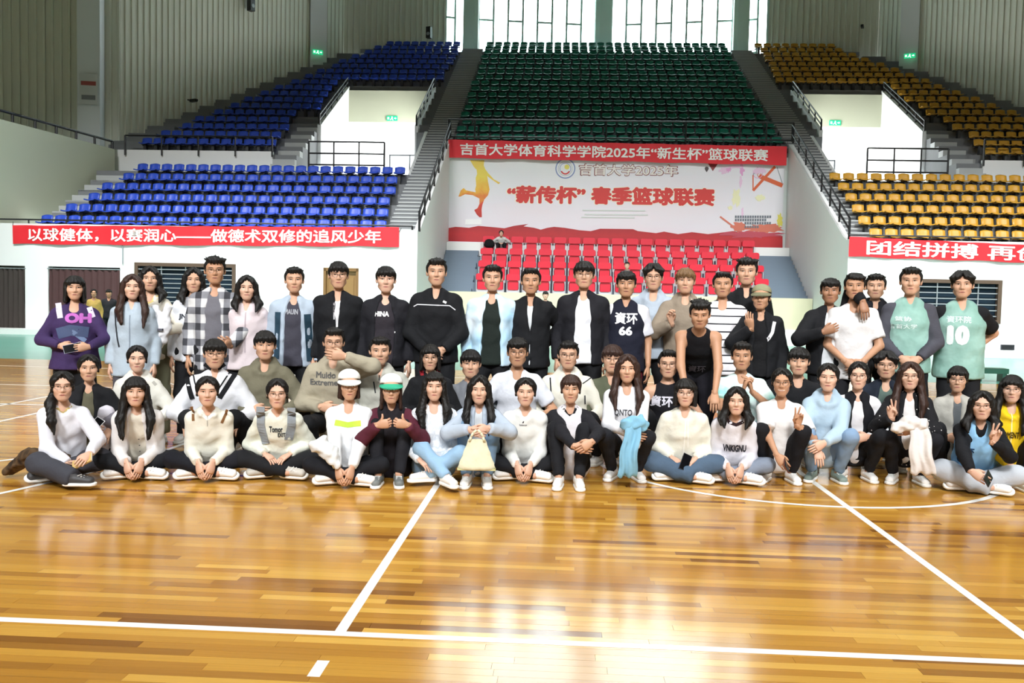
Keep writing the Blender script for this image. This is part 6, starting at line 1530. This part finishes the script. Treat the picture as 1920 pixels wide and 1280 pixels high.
MB().box(-.075, .075, -.006, .006, -.045, .045).obj('cover', mat('tan_card', '#c2a263', .6), e); MB().box(-.072, .078, -.004, .004, -.043, .043).obj('pages', mat('paper_pages', '#e4dcc4', .7), e); MB().box(-.06, .06, -.0072, -.006, .0, .03).obj('title_strip', mat('dark_tan', '#8a6a38', .6), e)
def cloth_thing(name, label, cat, prims, col, loc, h=.014, amp=.010, sc=34, part='cloth'):
    e = empty(name, loc); tag(e, label, cat)
    V, Q = grow(prims, h, wrinkle=(amp, sc, loc[0]*7)); link(bpy.data.objects.new(part, geo_mesh(part, V, Q, [fab(col)])), e); return e
# canvas bag
b0 = unproj(894, 848, PEOPLE['F8']['Y']-.45)
e = empty('canvas_bag', (b0.x, b0.y, b0.z), PEOPLE['F8']['root'].rotation_euler.z); tag(e, 'cream canvas tote bag held in front of the woman in pale blue', 'bag')
BVt = []; BFt = []; nz_, nx_2 = 9, 10
for k in range(nz_+1):
    t = k/nz_; w = .145*(1-t)+.062*t; th = .035*(1-t)+.012
    for q in range(nx_2+1):
        u = -1+2*q/nx_2; BVt.append((w*u+.004*math.sin(k*2+q), -th*(1-u*u)**.5-.006*math.sin(q*1.9+k*1.3)*(1-abs(u)), -.125+.225*t))
m1 = len(BVt)
for k in range(nz_+1):
    t = k/nz_; w = .145*(1-t)+.062*t; th = .035*(1-t)+.012
    for q in range(nx_2+1): u = -1+2*q/nx_2; BVt.append((w*u, th*(1-u*u)**.5, -.125+.225*t))
for k in range(nz_):
    for q in range(nx_2):
        a = k*(nx_2+1)+q; BFt.append((a, a+1, a+nx_2+2, a+nx_2+1)); BFt.append((m1+a+1, m1+a, m1+a+nx_2+1, m1+a+nx_2+2))
for q in range(nx_2): BFt.append((q+1, q, m1+q, m1+q+1))
mesh_obj('bag_body', BVt, BFt, fab('#dcd9bd'), e, True)
for s in (-1, 1):
    mb = MB(); pts = [(s*.055, -.014, .085), (s*.045, -.018, .12), (s*.028, -.018, .15), (s*.006, -.012, .17)]
    for a, b in zip(pts, pts[1:]): mb.tube(a, b, .010, 6)
    mb.obj('handle', fab('#dcd9bd'), e, True)
MB().box(-.143, .143, -.030, .030, -.131, -.120).obj('bottom_seam', fab('#c6c38f'), e)
# plush bag
b0 = unproj(303, 604, PEOPLE['S3']['Y']-.32)
e = cloth_thing('plush_bag', 'white plush bag held by the woman with the yellow scarf', 'bag', [Prim((0, 0, .02), (0, 0, -.05), (.085, .06), (.095, .065), (1, 0, 0), .03), Prim((-.05, 0, .09), (-.06, 0, .13), .035, None, None, .03), Prim((.05, 0, .09), (.06, 0, .13), .035, None, None, .03), Prim((0, 0, -.12), (.01, 0, -.16), .07, .05, None, .03)], '#dcdcdf', b0, .012, .004, 40, 'plush_body')
MB().box(-.045, -.015, -.085, -.06, -.02, .0).obj('patch', fab('#55565e'), e); MB().box(.0, .045, -.085, -.06, -.075, -.055).obj('patch', fab('#55565e'), e)
# jackets carried over the arm: a crumpled bundle with a pleated hanging part
def draped(name, label, col, loc, rz, w0, w1, ht, xs, bundle):
    e = empty(name, loc, rz); tag(e, label, 'jacket')
    V, Q = grow(bundle, .013, wrinkle=(.011, 38, loc[0]*7)); link(bpy.data.objects.new('bundle', geo_mesh('bundle', V, Q, [fab(col)])), e)
    gv = []; gf = []; nu, nv = 26, 14
    for side in (0, 1):
        for j in range(nv+1):
            t = j/nv; w = w0+(w1-w0)*t
            for i in range(nu+1):
                u_ = -1+2*i/nu; pl = .014*math.sin(u_*4.5+t*2.2)+.005*math.sin(u_*10-t*3)+.012*math.sin(t*6+u_*3)
                gv.append((xs[0]+(xs[1]-xs[0])*t+u_*w/2+.008*math.sin(t*9), -.03-.05*math.sin(t*2.6)+pl*(.4+.6*t)+(.018 if side else 0), .0-ht*t-.012*math.sin(u_*7)*t))
    m_ = (nu+1)*(nv+1)
    for j in range(nv):
        for i in range(nu):
            a_ = j*(nu+1)+i; gf += [(a_, a_+nu+1, a_+nu+2, a_+1), (m_+a_+1, m_+a_+nu+2, m_+a_+nu+1, m_+a_)]
    rim = [i for i in range(nu+1)]+[j*(nu+1)+nu for j in range(1, nv+1)]+[nv*(nu+1)+i for i in range(nu-1, -1, -1)]+[j*(nu+1) for j in range(nv-1, 0, -1)]
    gf += [(a_, b_, m_+b_, m_+a_) for a_, b_ in zip(rim, rim[1:]+rim[:1])]
    mesh_obj('hanging_cloth', gv, gf, fab(col), e, True)
    return e
b0 = unproj(1189, 796, PEOPLE['F11']['Y']-.36)
draped('folded_jacket', 'light blue jacket bundled in the arms of the auburn-haired woman', '#7fb2cc', b0, PEOPLE['F11']['root'].rotation_euler.z, .12, .15, .40, (-.01, -.05), [Prim((-.07, 0, .0), (.07, 0, .0), .04, .045, None, .04), Prim((.0, 0, .03), (.05, .0, .045), .035, None, None, .03), Prim((-.03, .02, .02), (-.06, 0, .03), .03, None, None, .03)])
b0 = unproj(1706, 800, PEOPLE['F17']['Y']-.38)
draped('white_jacket', 'cream white jacket draped over the knees of the woman in sequins', '#d8d3cf', b0, PEOPLE['F17']['root'].rotation_euler.z, .14, .19, .36, (.06, .10), [Prim((-.10, 0, -.01), (.09, 0, .02), .040, .048, None, .04), Prim((-.02, 0, .04), (.04, .0, .05), .04, None, None, .03)])
b0 = unproj(616, 842, PEOPLE['F5']['Y']-.28)
cloth_thing('white_windbreaker', 'white windbreaker lying across the lap of the woman in the white cap', 'jacket', [Prim((-.10, 0, .02), (.03, -.02, -.02), .045, .05, None, .04), Prim((-.03, -.02, .0), (.08, -.05, -.10), .045, .035, None, .04), Prim((-.09, 0, .03), (-.04, 0, .07), .035, None, None, .03)], '#d6d9da', b0)
P_ = PEOPLE['F1']; b0 = P_['M'] @ Vector((-.22, -.02, .12)); b1 = P_['M'].to_3x3()
cloth_thing('camouflage_jacket', 'brown camouflage jacket tied round the waist of the woman in white knit', 'jacket', [Prim((-.17, 0, -.05), (0, -.06, .05), .05, .06, None, .04), Prim((0, -.06, .05), (.12, -.14, .08), .055, .05, None, .04), Prim((.12, -.14, .08), (.32, -.13, .07), .05, .045, None, .04), Prim((-.17, 0, -.05), (-.20, -.03, -.08), .032, .025, None, .03)], PAT['camo'], b0)
# backpack of the woman at the left end
P_ = PEOPLE['S1']; e = cloth_thing('backpack', 'black backpack on the back of the woman in purple', 'backpack', [Prim((0, 0, -.16), (0, 0, .14), (.19, .09), (.15, .07), (1, 0, 0), .03), Prim((-.02, .07, -.12), (.02, .07, -.02), (.12, .04), None, (1, 0, 0), .03)], '#18181c', P_['M'] @ (P_['P']+Vector((-.07, .24, .27))), .02, .004, 20, 'pack_body')
# people and bags further back
BP('B1', 204, 546, 22.5, 'distant person in black standing by the curtain on the far side', sex='m', hair=('m_curly', 'black'), top=('long', '#26262a'), skin='tan', res=.03)
BP('B2', 176, 556, 21.5, 'distant person in mustard top standing by the far curtain', sex='f', hair=('tied', 'black'), top=('long', '#b79a55'), skin='tan', res=.03)
def seatz(k): return RZ[k]
BP('B3', 940, 432, 32.9, 'person in white leaning over in the top row of red seats', pose='sit', lean=56, sex='f', hair=('tied', 'black'), top=('long', '#d9dcd8'), floor=RZ[3], res=.03, L='lap', Rr='lap')
BP('B4', 1176, 488, 30.8, 'person with black hair sitting among the red seats', pose='sit', sex='m', hair=('m_short', 'black'), top=('long', '#7a1f2a'), floor=RZ[0], res=.03, L='lap', Rr='lap')
BP('B5', 1023, 545, 26.0, 'distant person in black in front of the cream panel', pose='stand', sex='m', hair=('m_curly', 'black'), top=('long', '#1c1c20'), res=.03)
b0 = Vector((-2.72, 33.12, RZ[3]+.46)); e = cloth_thing('black_backpack', 'black backpack lying on the leftmost top red seat', 'backpack', [Prim((0, 0, .0), (0, 0, .12), (.21, .12), (.17, .10), (1, 0, 0), .03)], '#141416', b0, .03, .004, 20, 'pack_body')
# low bench behind the right end of the group
p0 = unproj(1855, 709, 17.9); e = empty('bench', (p0.x, 17.9, 0)); tag(e, 'low dark green bench on the floor behind the number 10 jersey', 'bench')
ubox('seat', mat('dark_green_paint', '#1f5a48', .5), -.30, .30, -.15, .15, .16, .26, e)
for x in (-.24, .24): ubox('leg', MATS['dark_green_paint'], x-.04, x+.04, -.12, .12, 0, .16, e)
